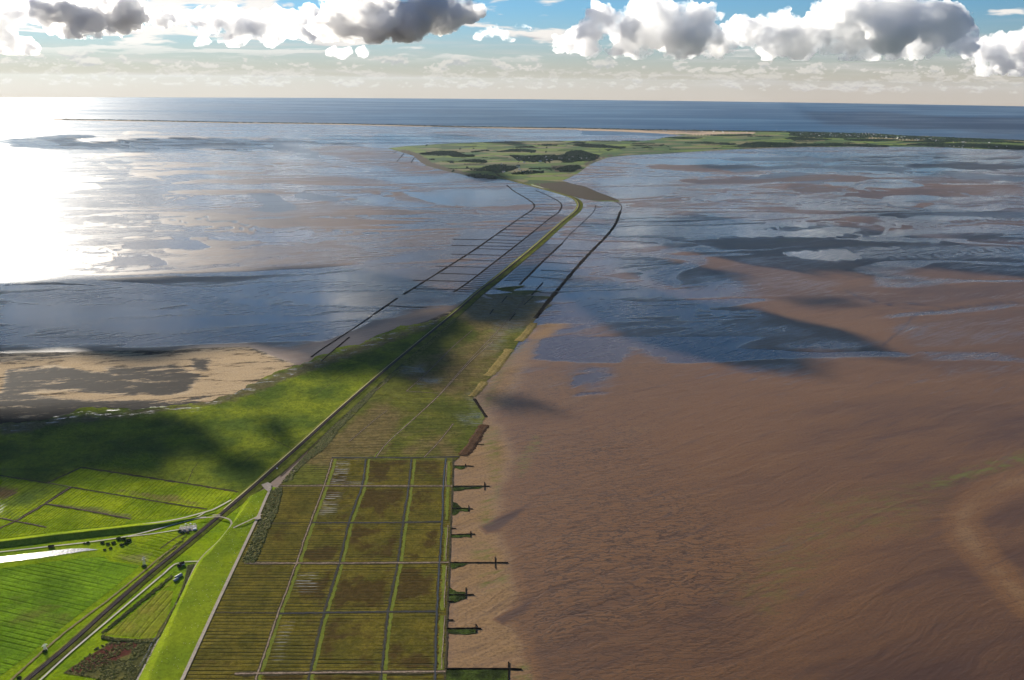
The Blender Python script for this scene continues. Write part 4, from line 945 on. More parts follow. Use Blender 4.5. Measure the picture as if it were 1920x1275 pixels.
groyne([(838,1178.6),(893,1178),(904,1179)], 5, 'short groyne with a tall dark end near the bottom', [(892.5,1171,1187)])
groyne([(835,1254),(954,1254),(982,1255)], 5.5, 'thick long groyne with reddish upper edge at the very bottom', [(953.5,1242,1285)])
# vegetated mud in the lee of the groynes
lee = land_mat('lee_growth', (0.060, 0.085, 0.018), (0.020, 0.028, 0.010), (0.05, 0.03, 0.018), None, patch=12, grain=3.0, tuft=0.9)
for i_, q in enumerate([[(850,875),(872,874),(872,878),(860,879),(850,877)], [(849,913),(906,912.5),(900,915.5),(875,917),(850,921)], [(848,940),(858,944),(866,952),(878,952),(878,959),(862,958),(852,966),(848,965)], [(846,1003),(883,1002),(882,1007),(862,1008),(846,1007)],
                        [(844,1056.5),(880,1056),(866,1062),(846,1067)], [(842,1099),(856,1109),(872,1110),(873,1122),(850,1130),(842,1124)], [(838,1179.5),(893,1179.5),(893,1187),(866,1189),(838,1186)], [(835,1255),(953,1255.5),(953,1300),(833,1300)], [(872,742),(888,748),(900,765),(905,776),(880,772),(868,760)]]):
    sheet('lee_growth', jag(q, 2.2, 3, i_ + 2), 0.75, lee, 3.0, dict(brown=zero, lines=zero, puddle=zero), kind='stuff')
# ------------------------------------------------------------------ woods, reeds, bushes
leaf_dark, n = material('far_foliage'); p = n.pos(); g_ = n.noise(p, 1 / 30.0, 3); n.out(n.mix(n.sm(g_, .35, .65), (0.014, 0.030, 0.016), (0.032, 0.052, 0.026)), 0.9, spec=0.0)
reed_m, n = material('reed'); p = n.pos(); g_ = n.noise(p, 1 / 6.0, 3); n.out(n.mix(n.sm(g_, .35, .65), (0.090, 0.100, 0.018), (0.200, 0.175, 0.050)), 0.9, spec=0.1)
bush_m, n = material('bush_foliage'); p = n.pos(); g_ = n.noise(p, 1.0, 3); n.out(n.mix(n.sm(g_, .35, .65), (0.028, 0.042, 0.014), (0.080, 0.090, 0.028)), 0.9, spec=0.0)
OCT = np.array([(1,0,0),(.31,.95,0),(-.81,.59,0),(-.81,-.59,0),(.31,-.95,0)], float)
def lump(V, F, x, y, z, r, h, rs):
    """one small rough crown"""
    b = len(V); a = rs.uniform(0, 6.28); c, s_ = math.cos(a), math.sin(a)
    for lv, (kr, kz) in enumerate([(0.75, 0.0), (1.0, 0.38), (0.62, 0.78)]):
        for q in OCT:
            j = rs.uniform(0.7, 1.2) * kr * r; V.append((x + (q[0] * c - q[1] * s_) * j, y + (q[0] * s_ + q[1] * c) * j, z + h * kz * rs.uniform(.85, 1.1)))
    V.append((x + rs.uniform(-.2, .2) * r, y + rs.uniform(-.2, .2) * r, z + h)); m_ = 5
    for l in range(2):
        for i in range(m_): F.append((b + l * m_ + i, b + l * m_ + (i + 1) % m_, b + (l + 1) * m_ + (i + 1) % m_, b + (l + 1) * m_ + i))
    for i in range(m_): F.append((b + 2 * m_ + i, b + 2 * m_ + (i + 1) % m_, b + 15))
def scatter(name, poly, count, r, h, mat, seed, z=1.2, clump=0.0, **kw):
    rs = np.random.RandomState(seed); a = PP(poly, 0)[:, :2]; x0, y0 = a.min(0); x1, y1 = a.max(0); V = []; F = []; c = a.mean(0); k = 0; tries = 0
    while k < count and tries < 60:
        tries += 1
        xs = rs.uniform(x0, x1, 2000); ys = rs.uniform(y0, y1, 2000); ok = inside(a, xs, ys)
        if clump: ok &= fbm(xs / (r * 9), ys / (r * 9), seed) > clump
        for x, y in zip(xs[ok], ys[ok]):
            if k >= count: break
            lump(V, F, x - c[0], y - c[1], 0, r * rs.uniform(.6, 1.3), h * rs.uniform(.6, 1.25), rs); k += 1
    if not V: return None
    o = link(name, mesh(name, V, F), mat, **kw); o.location = (c[0], c[1], z - 0.3); return o
WOODS = [[(786,289),(800,286),(815,284),(850,283.5),(862,288),(890,291),(888,294),(850,295),(840,291.5),(800,290.5)], [(880,285),(915,281.5),(918,283),(890,286)], [(926,285),(950,282),(970,279.5),(1005,282),(1002,286),(975,285)],
         [(955,291),(990,292.5),(1060,290),(1070,283),(1090,282),(1125,292),(1120,298),(1105,303),(1060,304),(1050,300),(1000,305),(970,300),(965,297)], [(860,303),(885,300),(905,299.5),(915,303),(905,306)], [(870,312),(880,318),(900,317),(912,312),(940,312),(975,310.5),(960,320),(930,326),(922,322),(885,319.5)],
         [(843,306),(847,303),(853,306.5)], [(958,325),(980,321.5),(1020,321),(1018,325.5),(960,327)], [(1040,318),(1055,313),(1085,310),(1090,315),(1075,322),(1050,322)], [(1072,273),(1095,269.5),(1140,273),(1175,276),(1160,279),(1110,276.5)],
         [(873,328),(900,326.5),(937,333),(930,336),(900,334)], [(1375,276),(1400,268),(1430,266),(1500,270),(1560,268),(1620,271),(1668,273),(1665,275.5),(1600,274.5),(1500,275),(1440,276.5)], [(1320,270),(1350,268),(1380,270),(1370,272)], [(1470,260),(1500,257.5),(1560,262),(1500,264)],  # first outline: dark crowns standing in for a shadowed patch of the island
         [(1480,248.5),(1500,248),(1560,250.5),(1640,252.5),(1750,259),(1920,267),(1920,269),(1740,262.5),(1640,258),(1550,259),(1480,254)], [(1700,272),(1720,269.5),(1800,268.5),(1920,274),(1960,277),(1960,282),(1920,280.5),(1830,277.5),(1740,274.5)], [(1180,272.5),(1245,271.5),(1240,274)], [(1195,277),(1215,275),(1220,277.5)],
         [(1240,259),(1290,257.5),(1320,258.5),(1280,261)], [(1100,264.8),(1200,264.6),(1190,266)], [(1320,253),(1400,252),(1420,253.5),(1350,255)], [(960,277),(985,274.5),(1010,276.5)], [(1000,272),(1020,270.5),(1050,273)], [(1130,280),(1150,281),(1140,283)], [(800,300),(812,298),(815,300)],
         [(1400,256),(1440,255),(1450,257)], [(1280,268),(1330,266),(1340,268)], [(1060,270),(1078,266),(1100,267.5)], [(1175,270.5),(1210,268.5),(1230,269.5)],[(905,315.5),(930,309),(950,309.5),(940,314)], [(1690,264.5),(1740,263),(1800,266),(1760,268)],[(1580,262),(1640,260.5),(1690,263.5),(1640,265.5)]]
for i_, q in enumerate(WOODS):
    a = PP(q, 0); ar = 0.5 * abs(np.dot(a[:, 0], np.roll(a[:, 1], 1)) - np.dot(a[:, 1], np.roll(a[:, 0], 1)))
    cnt = int(min(2600, max(30, ar / 700))); rr_ = math.sqrt(ar / cnt) * 0.62
    scatter('far_woodland', jag(q, 2.5, 2, i_ + 50), cnt, max(9, rr_), 13, leaf_dark, i_, kind='stuff')
# lines of trees and hedges in the island fields
rs = np.random.RandomState(5); V = []; F = []
for _ in range(170):
    u, v = rs.uniform(790, 1700), rs.uniform(256, 326)
    if not inside(np.array(ISLAND), np.array([u]), np.array([v]))[0] or (v < 262 and u < 1330): continue
    x, y, _z = P(u, v); L = rs.uniform(80, 420); a = rs.choice([0.15, 0.25, 1.6]) + rs.uniform(-.1, .1)
    for t in np.arange(0, L, 22): lump(V, F, x + math.cos(a) * t, y + math.sin(a) * t, 0, rs.uniform(9, 18), rs.uniform(7, 13), rs)
o = link('hedgerows', mesh('hedgerows', V, F), leaf_dark, kind='stuff'); o.location.z = 1.0
# dune grass ridge of the far west coast
V = []; F = []
for u in np.arange(120, 1920, 1.0):
    v = np.interp(u, [q[0] for q in SEA_EDGE], [q[1] for q in SEA_EDGE]) + 0.75
    if rs.rand() < (0.9 if u > 1080 or u > 250 else 0.6):
        x, y, _z = P(u, v); lump(V, F, x, y + rs.uniform(-60, 60), 0, rs.uniform(30, 70), rs.uniform(8, 26), rs)
o = link('far_dunes', mesh('far_dunes', V, F), leaf_dark, kind='structure'); o.location.z = 0.8
# reed belts
REED1 = [(510,918),(528,914),(529,925),(520,960),(508,985),(498,1010),(486,1040),(478,1056),(462,1058),(455,1052),(470,1018),(484,985),(497,950)]
scatter('reed_belt', REED1, 1500, 2.8, 2.4, reed_m, 3, 0.9, 0.30, kind='stuff')
REED2 = [(528,905),(546,882),(566,860),(590,838),(612,812),(640,785),(668,760),(690,738),(702,726),(708,726),(700,740),(680,762),(660,782),(636,806),(622,826),(604,846),(580,862),(560,880),(548,900)]
scatter('reed_belt', REED2, 2000, 3.0, 2.0, reed_m, 4, 0.9, 0.30, kind='stuff')
scatter('reed_belt', [(716,716),(750,688),(790,650),(820,622),(852,596),(858,598),(826,628),(790,662),(752,694),(722,720)], 700, 3.5, 2.5, reed_m, 5, 0.9, 0.35, kind='stuff')
scatter('reed_belt', [(352,1062),(364,1058),(356,1078),(338,1118),(318,1160),(300,1196),(285,1205),(206,1196),(192,1192),(190,1198),(215,1203),(290,1206),(262,1262),(250,1280),(258,1262),(312,1168),(345,1100)], 1500, 2.2, 2.6, reed_m, 6, 1.0, 0.25, kind='stuff')
scatter('reed_belt', [(322,1078),(300,1096),(250,1136),(210,1170),(190,1186),(193,1190),(214,1174),(254,1141),(304,1101),(325,1082)], 500, 1.8, 2.2, reed_m, 7, 1.0, 0.2, kind='stuff')
scatter('scrub', [(128,1258),(180,1216),(222,1197),(290,1200),(300,1206),(262,1262),(248,1290),(190,1278),(150,1266)], 1500, 2.0, 2.0, reed_m, 8, 1.0, 0.42, kind='stuff')
scatter('reed_belt', [(0,1106),(60,1100),(0,1104)], 3, 1.0, 1.0, reed_m, 9, kind='stuff')
scatter('scrub', [(300,1048),(340,1010),(352,1002),(348,1012),(305,1052),(285,1070)], 260, 1.5, 1.6, reed_m, 10, 1.0, 0.3, kind='stuff')
strip('ditch_bank', [(300,1030),(322,1014),(345,1001),(356,996)], 4, 1.6, mud_edge, 4)
strip('dry_track', [(0,1296),(60,1240),(130,1180),(200,1128),(262,1078),(300,1046),(330,1024)], 5, 1.75, soil_mat('dry_grass', (0.17, 0.14, 0.06), (0.26, 0.21, 0.10), 0.9, 5), 6)
strip('drainage_water', [(262,1205+45),(275,1228),(285,1207),(292,1196)], 2.2, 2.0, WATER, 4)
# single bushes
BUSH = [(222,1010.5,7,'round dark bush right of the lane fork by the pond end'), (232,1011,6.5,'dark bush beside the clump at the lane fork, middle one'), (241,1014,8,'large grey green bush at the corner of the small pasture'), (228,1022,6,'bush at the lower left corner of the small pasture clump'),
        (236,1019,6,'bush tucked below the large grey green bush'), (213,1018,6,'low bush halfway down the hedge by the pond end'), (207,1028,5,'bush at the junction of ditch and hedge'), (192,1018,5.5,'small bush left of the hedge, above the pond end'), (202,1020,5.5,'small bush nearest the hedge above the pond end'),
        (165,1018,5,'small bush standing beside the inner lane'), (158,1019,3.5,'tiny bush beside the small bush on the inner lane'), (270,1062,6,'bush at the foot of the transmission pylon'), (84,1221,5,'dark bush by the small mast beside the railway'), (36,1271,5,'dark round bush at the bottom left beside the railway'),
        (337,996,6,'dark bush left of the switchyard'), (342,998,5,'dark bush below the switchyard, next to the left one'), (352,999,4,'low bush in front of the switchyard'), (196,1031,4,'low bush at the tip of the pond')]
def bush_mesh(rs, r):
    V = []; F = []
    for _ in range(34):
        a = rs.uniform(0, 6.28); d_ = r * math.sqrt(rs.rand()) * .8; lump(V, F, math.cos(a) * d_, math.sin(a) * d_, rs.uniform(0, r * .35) * (1 - d_ / r), r * rs.uniform(.22, .42), r * rs.uniform(.35, .6), rs)
    return mesh('bush', V, F)
for i_, (u, v, r, lb) in enumerate(BUSH):
    o = link('bush', bush_mesh(np.random.RandomState(i_), r), bush_m, label=lb, category='bush'); o.location = P(u, v, 1.3)

# ------------------------------------------------------------------ buildings
def flatm(name, c, r=0.8, metal=0.0):
    m_, n_ = material(name); n_.out(n_.mix(n_.noise(n_.pos(), 0.8, 3), c, tuple(k * 0.8 for k in c)), r)
    m_.node_tree.nodes['Principled BSDF'].inputs['Metallic'].default_value = metal; return m_
brick = flatm('red_brick', (0.22, 0.07, 0.05)); white = flatm('white_paint', (0.75, 0.73, 0.70)); tile = flatm('dark_tile', (0.05, 0.022, 0.020)); greyr = flatm('grey_sheet', (0.30, 0.30, 0.31), .5)
glass = flatm('window_glass', (0.02, 0.025, 0.03), .1); metalg = flatm('grey_metal', (0.35, 0.36, 0.37), .45, .6); carw = flatm('white_car_paint', (0.78, 0.78, 0.78), .25); tyre = flatm('tyre_rubber', (0.02, 0.02, 0.02), .8); silver = flatm('silver_metal', (0.6, 0.6, 0.6), .35, .3)
def bxm(name, boxes):
    V = []; F = []
    for (x0, y0, z0, x1, y1, z1) in boxes:
        b = len(V); V += [(x0, y0, z0), (x1, y0, z0), (x1, y1, z0), (x0, y1, z0), (x0, y0, z1), (x1, y0, z1), (x1, y1, z1), (x0, y1, z1)]
        F += [(b + 3, b + 2, b + 1, b), (b + 4, b + 5, b + 6, b + 7), (b, b + 1, b + 5, b + 4), (b + 1, b + 2, b + 6, b + 5), (b + 2, b + 3, b + 7, b + 6), (b + 3, b, b + 4, b + 7)]
    return mesh(name, V, F)
def house(u, v, z, rot, L, W_, hw, hr, wall_m, roof_m, label, cat='house', wins=3, grp=None, detail=True):
    t = bpy.data.objects.new(cat.replace(' ', '_'), None); COL.objects.link(t); t.location = P(u, v, z); t.rotation_euler.z = R(rot); t['label'] = label; t['category'] = cat
    if grp: t['group'] = grp
    l, w_ = L / 2, W_ / 2
    V = [(-l, -w_, 0), (l, -w_, 0), (l, w_, 0), (-l, w_, 0), (-l, -w_, hw), (l, -w_, hw), (l, w_, hw), (-l, w_, hw), (-l, 0, hw + hr), (l, 0, hw + hr)]
    link('wall', mesh('wall', V, [(0, 1, 5, 4), (2, 3, 7, 6), (1, 2, 6, 9, 5), (3, 0, 4, 8, 7)]), wall_m, t)
    e = 0.5; V = [(-l - e, -w_ - e, hw - .25), (l + e, -w_ - e, hw - .25), (l + e, w_ + e, hw - .25), (-l - e, w_ + e, hw - .25), (-l - e, 0, hw + hr + .15), (l + e, 0, hw + hr + .15)]
    V += [(a, b, c - 0.2) for a, b, c in V]
    rf = link('roof', mesh('roof', V, [(0, 1, 5, 4), (2, 3, 4, 5), (7, 6, 10, 11), (9, 8, 11, 10), (0, 6, 7, 1), (2, 8, 9, 3), (1, 7, 11, 5), (5, 11, 8, 2), (4, 10, 6, 0), (3, 9, 10, 4)]), roof_m, t)
    if detail:
        link('chimney', bxm('chimney', [(-.4 + l * .4, -.4, hw + hr * .7, .4 + l * .4, .4, hw + hr + 1.3)]), brick, rf)
        for s_ in (-1, 1):
            for i in range(wins):
                x = -l + (i + .7) * L / (wins + .4)
                link('window', bxm('window', [(x - .6, s_ * (w_ + .02) - .03, 1.0, x + .6, s_ * (w_ + .02) + .03, 2.2)]), glass, t)
        link('door', bxm('door', [(l + .0, -.5, 0, l + .06, .5, 2.1)]), tile, t)
    return t
house(341, 1058, 1.4, 35, 12, 9, 3.2, 3.6, white, tile, 'white walled farmhouse with dark red roof below the lane bend')
house(336.5, 1062, 1.4, 35, 10, 7, 2.8, 2.6, brick, tile, 'low brick outbuilding with dark roof beside the white farmhouse', 'outbuilding', 2)
house(335, 1081, 1.4, 60, 18, 9, 3.0, 2.2, greyr, greyr, 'grey metal barn, upper of the two below the farmhouse', 'barn', 4)
house(330, 1087.5, 1.4, 60, 12, 7, 2.6, 1.8, greyr, greyr, 'smaller grey barn, lower of the two below the farmhouse', 'barn', 3)
house(96, 1025, 2.0, 10, 13, 8, 2.4, 2.6, brick, tile, 'dark roofed shed on the inner lane above the pond', 'shed', 3)
# garden fence round the yard
def post_fence(pts, label, z=1.4):
    w3 = PP(pts, z); c = w3[0].copy(); t = bpy.data.objects.new('garden_fence', None); COL.objects.link(t); t.location = tuple(c); t['label'] = label; t['category'] = 'fence'
    q = resample(w3[:, :2], 5.0) - c[:2]
    link('rail', ribbon_mesh('rail', q, [(.12, .9), (.12, 1.3), (-.12, 1.3), (-.12, .9)], world_pts=True), mud_edge, t)
    link('posts', bxm('posts', [(a - .1, b - .1, 0, a + .1, b + .1, 1.4) for a, b in q[:100]]), mud_edge, t)
post_fence([(329,1070),(316,1084),(304,1100),(326,1101),(331,1094)], 'dark post fence round the yard below the farmhouse')
# switchyard
def switchyard():
    t = bpy.data.objects.new('switchyard', None); COL.objects.link(t); t.location = P(352, 991.5, 1.3); t.rotation_euler.z = R(20); t['label'] = 'fenced electrical switchyard with masts and busbars between lane and railway'; t['category'] = 'substation'
    link('gravel_yard', mesh('gravel_yard', [(-22, -16, .1), (24, -16, .1), (24, 18, .1), (-22, 18, .1)], [(0, 1, 2, 3)]), soil_mat('yard_gravel', (0.22, 0.20, 0.17), (0.34, 0.31, 0.27)), t)
    rs = np.random.RandomState(2)
    for i in range(5):
        for j in range(3):
            x, y = -16 + i * 8.5, -10 + j * 10
            link('gantry', bxm('gantry', [(x - 2.6, y - .25, 0, x - 2.1, y + .25, 8), (x + 2.1, y - .25, 0, x + 2.6, y + .25, 8), (x - 3.2, y - .25, 7.6, x + 3.2, y + .25, 8.2)]), metalg if (i + j) % 2 else silver, t)
    for x, y in ((-9, -4), (4, -4), (15, 5)):
        tr = link('transformer', bxm('transformer', [(x - 2.2, y - 1.6, 0, x + 2.2, y + 1.6, 3.2), (x - 2.8, y - 1.2, .6, x - 2.25, y + 1.2, 2.8)]), greyr, t)
        link('insulator', bxm('insulator', [(x + k - .15, y - .15, 3.25, x + k + .15, y + .15, 4.8) for k in (-1, 0, 1)]), white, tr)
    link('control_house', bxm('control_house', [(14, -12, 0, 22, -6, 3.2), (13.6, -12.4, 3.25, 22.4, -5.6, 3.5)]), white, t)
switchyard()
def van(u, v, rot, label):
    t = bpy.data.objects.new('parked_van', None); COL.objects.link(t); t.location = P(u, v, 2.1); t.rotation_euler.z = R(rot); t['label'] = label; t['category'] = 'van'
    V = [(-2.6, -1, .4), (2.6, -1, .4), (2.6, 1, .4), (-2.6, 1, .4), (-2.6, -.95, 2.3), (1.4, -.95, 2.3), (1.4, .95, 2.3), (-2.6, .95, 2.3), (2.6, -1, 1.2), (2.6, 1, 1.2), (2.0, -.97, 1.35), (2.0, .97, 1.35)]
    link('body', mesh('body', V, [(3, 2, 1, 0), (4, 5, 6, 7), (0, 1, 8, 10, 5, 4), (2, 3, 7, 6, 11, 9), (1, 2, 9, 8), (8, 9, 11, 10), (3, 0, 4, 7)]), carw, t)
    link('windscreen', mesh('windscreen', [(2.02, -.85, 1.42), (2.02, .85, 1.42), (1.46, .82, 2.22), (1.46, -.82, 2.22)], [(0, 1, 2, 3)]), glass, t)
    for x in (-1.6, 1.6):
        for y in (-1, 1):
            bm = bmesh.new(); bmesh.ops.create_cone(bm, cap_ends=True, segments=14, radius1=.38, radius2=.38, depth=.25, matrix=Matrix.Translation((x, y * .95, .38)) @ Matrix.Rotation(R(90), 4, 'X')); me = bpy.data.meshes.new('wheel'); bm.to_mesh(me); bm.free(); link('wheel', me, tyre, t)
van(348.5, 983, 12, 'white van parked above the switchyard, left of the pair'); van(357.5, 982.5, 10, 'white van parked above the switchyard, right of the pair')
# pylons
def pylon(u, v, hgt_, rot, label):
    t = bpy.data.objects.new('transmission_pylon', None); COL.objects.link(t); t.location = P(u, v, 1.2); t.rotation_euler.z = R(rot); t['label'] = label; t['category'] = 'pylon'
    def bars(name, segs, w_=.16):
        V = []; F = []
        for a, b in segs:
            a = Vector(a); b = Vector(b); dd = (b - a).normalized(); n1 = dd.orthogonal().normalized() * w_; n2 = dd.cross(n1).normalized() * w_; k = len(V)
            V += [tuple(a + n1), tuple(a + n2), tuple(a - n1), tuple(a - n2), tuple(b + n1), tuple(b + n2), tuple(b - n1), tuple(b - n2)]
            F += [(k + i, k + (i + 1) % 4, k + 4 + (i + 1) % 4, k + 4 + i) for i in range(4)]
        return mesh(name, V, F)
    wz = lambda z: 3.0 * (1 - z / hgt_) + .5
    cs = [(-1, -1), (1, -1), (1, 1), (-1, 1)]; segs = []; lv = np.linspace(0, hgt_, 8)
    for i in range(7):
        a, b = lv[i], lv[i + 1]
        for j in range(4):
            c0, c1 = cs[j], cs[(j + 1) % 4]
            segs += [((c0[0] * wz(a), c0[1] * wz(a), a), (c0[0] * wz(b), c0[1] * wz(b), b)), ((c0[0] * wz(a), c0[1] * wz(a), a), (c1[0] * wz(b), c1[1] * wz(b), b)), ((c1[0] * wz(a), c1[1] * wz(a), a), (c0[0] * wz(b), c0[1] * wz(b), b))]
    link('lattice_tower', bars('lattice_tower', segs), silver, t)
    for z, l in ((hgt_ * .72, 7), (hgt_ * .88, 5)):
        link('crossarm', bars('crossarm', [((-l, 0, z), (l, 0, z)), ((-l, 0, z), (0, 0, z + 1.6)), ((l, 0, z), (0, 0, z + 1.6))], .2), silver, t)
pylon(271, 1061, 27, 50, 'lattice pylon at the lower corner of the small pasture beside the railway')
pylon(85, 1219, 16, 50, 'small lattice mast by the bush at the railway in the lower left')
# level crossing deck
dk = bpy.data.objects.new('crossing_deck', None)
cx = P(406, 969, 0); link('crossing_deck', bxm('crossing_deck', [(-11, -2.6, -.2, 11, 2.6, 0)]), asph_mat, label='pale crossing slab where the lane passes over the railway', category='crossing').location = (cx[0], cx[1], 5.75)
bpy.data.objects['crossing_deck' if 'crossing_deck' in bpy.data.objects else 'crossing_deck.001'].rotation_euler.z = 0
bpy.data.objects.remove(dk)
# signal box by the track
def relay(u, v, label):
    t = link('relay_hut', bxm('relay_hut', [(-2, -1.5, 0, 2, 1.5, 2.6), (-2.3, -1.8, 2.6, 2.3, 1.8, 2.8)]), greyr, label=label, category='hut'); t.location = P(u, v, 5.4); return t
relay(519.5, 879, 'small grey hut standing beside the track above the dike end')
# ------------------------------------------------------------------ train
TR = int(np.argmin(np.hypot(rw[:, 0] - P(1022, 354.5)[0], rw[:, 1] - P(1022, 354.5)[1])))
tr = bpy.data.objects.new('train', None); COL.objects.link(tr); c = rw[TR]; tr.location = (c[0], c[1], float(hh[TR]) + .5); tr['label'] = 'white train on the dam just short of the island'; tr['category'] = 'train'
fine = resample(rw[TR:TR + 34], 1.0); k = 0
for i in range(14):
    a, b = fine[k + 1], fine[k + 25]; k += 27
    d_ = (b - a); L = float(np.hypot(*d_)); d_ /= L; m_ = (a + b) / 2 - c; nm = 'locomotive' if i == 0 else 'carriage'
    l = L / 2
    V = [(-l, -1.5, .9), (l, -1.5, .9), (l, 1.5, .9), (-l, 1.5, .9), (-l, -1.5, 3.6), (l, -1.5, 3.6), (l, 1.5, 3.6), (-l, 1.5, 3.6), (-l + .3, -.9, 4.4), (l - .3, -.9, 4.4), (l - .3, .9, 4.4), (-l + .3, .9, 4.4)]
    ob = link(nm, mesh(nm, V, [(3, 2, 1, 0), (0, 1, 5, 4), (1, 2, 6, 5), (2, 3, 7, 6), (3, 0, 4, 7), (4, 5, 9, 8), (5, 6, 10, 9), (6, 7, 11, 10), (7, 4, 8, 11), (8, 9, 10, 11)]), white if i else brick, tr)
    ob.location = (m_[0], m_[1], 0); ob.rotation_euler.z = math.atan2(d_[1], d_[0])
    link('window', bxm('window', [(-l + 1.5, -1.56, 2.1, l - 1.5, -1.51, 2.9), (-l + 1.5, 1.51, 2.1, l - 1.5, 1.56, 2.9)]), glass, ob)
    link('bogie', bxm('bogie', [(-l + 2, -1.1, .1, -l + 5, 1.1, .85), (l - 5, -1.1, .1, l - 2, 1.1, .85)]), tyre, ob)
# ------------------------------------------------------------------ sheep on the dike
wool = flatm('wool', (0.70, 0.66, 0.58), .95); darkw = flatm('sheep_face', (0.06, 0.05, 0.05))
def sheep_mesh():
    bm = bmesh.new()
    S = lambda x, y, z, a, b, c_, rot=0: bmesh.ops.create_icosphere(bm, subdivisions=2, radius=1, matrix=Matrix.Translation((x, y, z)) @ Matrix.Rotation(rot, 4, 'Y') @ Matrix.Diagonal((a, b, c_, 1)))
    S(0, 0, .62, .52, .28, .30); S(-.35, 0, .64, .25, .25, .27); S(.50, 0, .74, .22, .14, .15, .5); S(.70, 0, .60, .17, .09, .10, .9)
    for x in (-.33, .28):
        for y in (-.14, .14): bmesh.ops.create_cone(bm, cap_ends=True, segments=6, radius1=.035, radius2=.06, depth=.42, matrix=Matrix.Translation((x, y, .21)))
    for y in (-.11, .11): S(.60, y, .74, .04, .07, .03)
    me = bpy.data.meshes.new('sheep'); bm.to_mesh(me); bm.free(); return me
sm_ = sheep_mesh(); rs = np.random.RandomState(9); nsh = 0
def dz_at(x, y):
    best = 1.2
    a = np.concatenate([r_[None] for r_ in rowsd]); dd = np.hypot(a[..., 0] - x, a[..., 1] - y); i = np.unravel_index(dd.argmin(), dd.shape); return None
from mathutils.bvhtree import BVHTree
dg = bpy.context.evaluated_depsgraph_get()
dike0 = bpy.data.objects['dike']; bv = BVHTree.FromPolygons([v.co[:] for v in dike0.data.vertices], [p_.vertices[:] for p_ in dike0.data.polygons])
while nsh < 130:
    v = rs.uniform(930, 1272); a_ = np.interp(v, [q[1] for q in reversed(IN)], [q[0] for q in reversed(IN)]); b_ = np.interp(v, [q[1] for q in reversed(OUT)], [q[0] for q in reversed(OUT)]); u = rs.uniform(a_ + 3, b_ - 4)
    x, y, _z = P(u, v); hit = bv.ray_cast(Vector((x, y, 50)), Vector((0, 0, -1)))
    if hit[0] is None: continue
    o = link('sheep', sm_, wool if not len(sm_.materials) else None, label='white sheep grazing on the green sea dike', category='sheep', group='sheep on the sea dike'); o.location = (x, y, hit[0].z - .02); o.rotation_euler.z = rs.uniform(0, 6.28); o.scale = [rs.uniform(1.1, 1.4)] * 3; nsh += 1
# ------------------------------------------------------------------ far villages on the island
rs = np.random.RandomState(21)
TOWN = [(1500,1760,249.5,261,130,'small far house of the seaside town near the horizon','houses of the far seaside town'), (960,1120,294,304,26,'tiny far house among the woods of the island','village houses among the island woods'), (940,985,300,326,18,'tiny far house near the dam end of the island','houses near the dam end'), (1780,1900,266,277,22,'tiny far house in the woods at the right end of the island','houses at the right end of the island'), (1240,1480,244.5,248,34,'tiny far house on the dunes of the west coast','houses on the west coast dunes')]
base_meshes = []
for k in range(4):
    L, W_, hw, hr = [(14, 10, 4, 5), (20, 12, 6, 5), (30, 14, 11, 4), (12, 9, 3.5, 4.5)][k]; l, w_ = L / 2, W_ / 2
    V = [(-l, -w_, 0), (l, -w_, 0), (l, w_, 0), (-l, w_, 0), (-l, -w_, hw), (l, -w_, hw), (l, w_, hw), (-l, w_, hw), (-l, 0, hw + hr), (l, 0, hw + hr)]
    wl = mesh('wall', V, [(0, 1, 5, 4), (2, 3, 7, 6), (1, 2, 6, 9, 5), (3, 0, 4, 8, 7)]); wl.materials.append([white, brick][k == 3]); e = .5
    V = [(-l - e, -w_ - e, hw - .3), (l + e, -w_ - e, hw - .3), (l + e, w_ + e, hw - .3), (-l - e, w_ + e, hw - .3), (-l - e, 0, hw + hr + .2), (l + e, 0, hw + hr + .2)]
    rf = mesh('roof', V, [(0, 1, 5, 4), (2, 3, 4, 5), (0, 4, 3), (1, 2, 5)]); rf.materials.append([brick, greyr, greyr, tile][k]); base_meshes.append((wl, rf))
for (u0, u1, v0, v1, cnt, lb, gr) in TOWN:
    for _ in range(cnt):
        u, v = rs.uniform(u0, u1), rs.uniform(v0, v1)
        if u0 == 1500: v = np.interp(u, [1500, 1640, 1760], [249.5, 252.5, 261]) + rs.uniform(0, 5)
        t = bpy.data.objects.new('far_house', None); COL.objects.link(t); t.location = P(u, v, 1.4); t.rotation_euler.z = rs.uniform(0, 3.14); t['label'] = lb; t['category'] = 'house'; t['group'] = gr
        k = rs.randint(4); s_ = rs.uniform(1.0, 1.5); t.scale = (s_, s_, s_)
        for me_ in base_meshes[k]: link(me_.name.split('.')[0], me_, None, t)
# tall seafront blocks of the town
for i_, (u, hb) in enumerate([(1618,38),(1624,44),(1630,40),(1638,30),(1650,24)]):
    t = bpy.data.objects.new('apartment_tower', None); COL.objects.link(t); t.location = P(u, 252, 1.2); t['label'] = 'grey apartment block of the far town, %s of five from the left' % ['first', 'second and tallest', 'third', 'fourth', 'fifth and lowest'][i_]; t['category'] = 'tower block'
    link('wall', bxm('wall', [(-14, -9, 0, 14, 9, hb)]), greyr, t); link('roof', bxm('roof', [(-15, -10, hb + .05, 15, 10, hb + 1.2), (-4, -4, hb + 1.25, 4, 4, hb + 4)]), tile, t)
    link('windows', bxm('windows', [(-12, -9.12, z, 12, -9.04, z + 1.6) for z in np.arange(2, hb - 2, 3.2)]), glass, t)
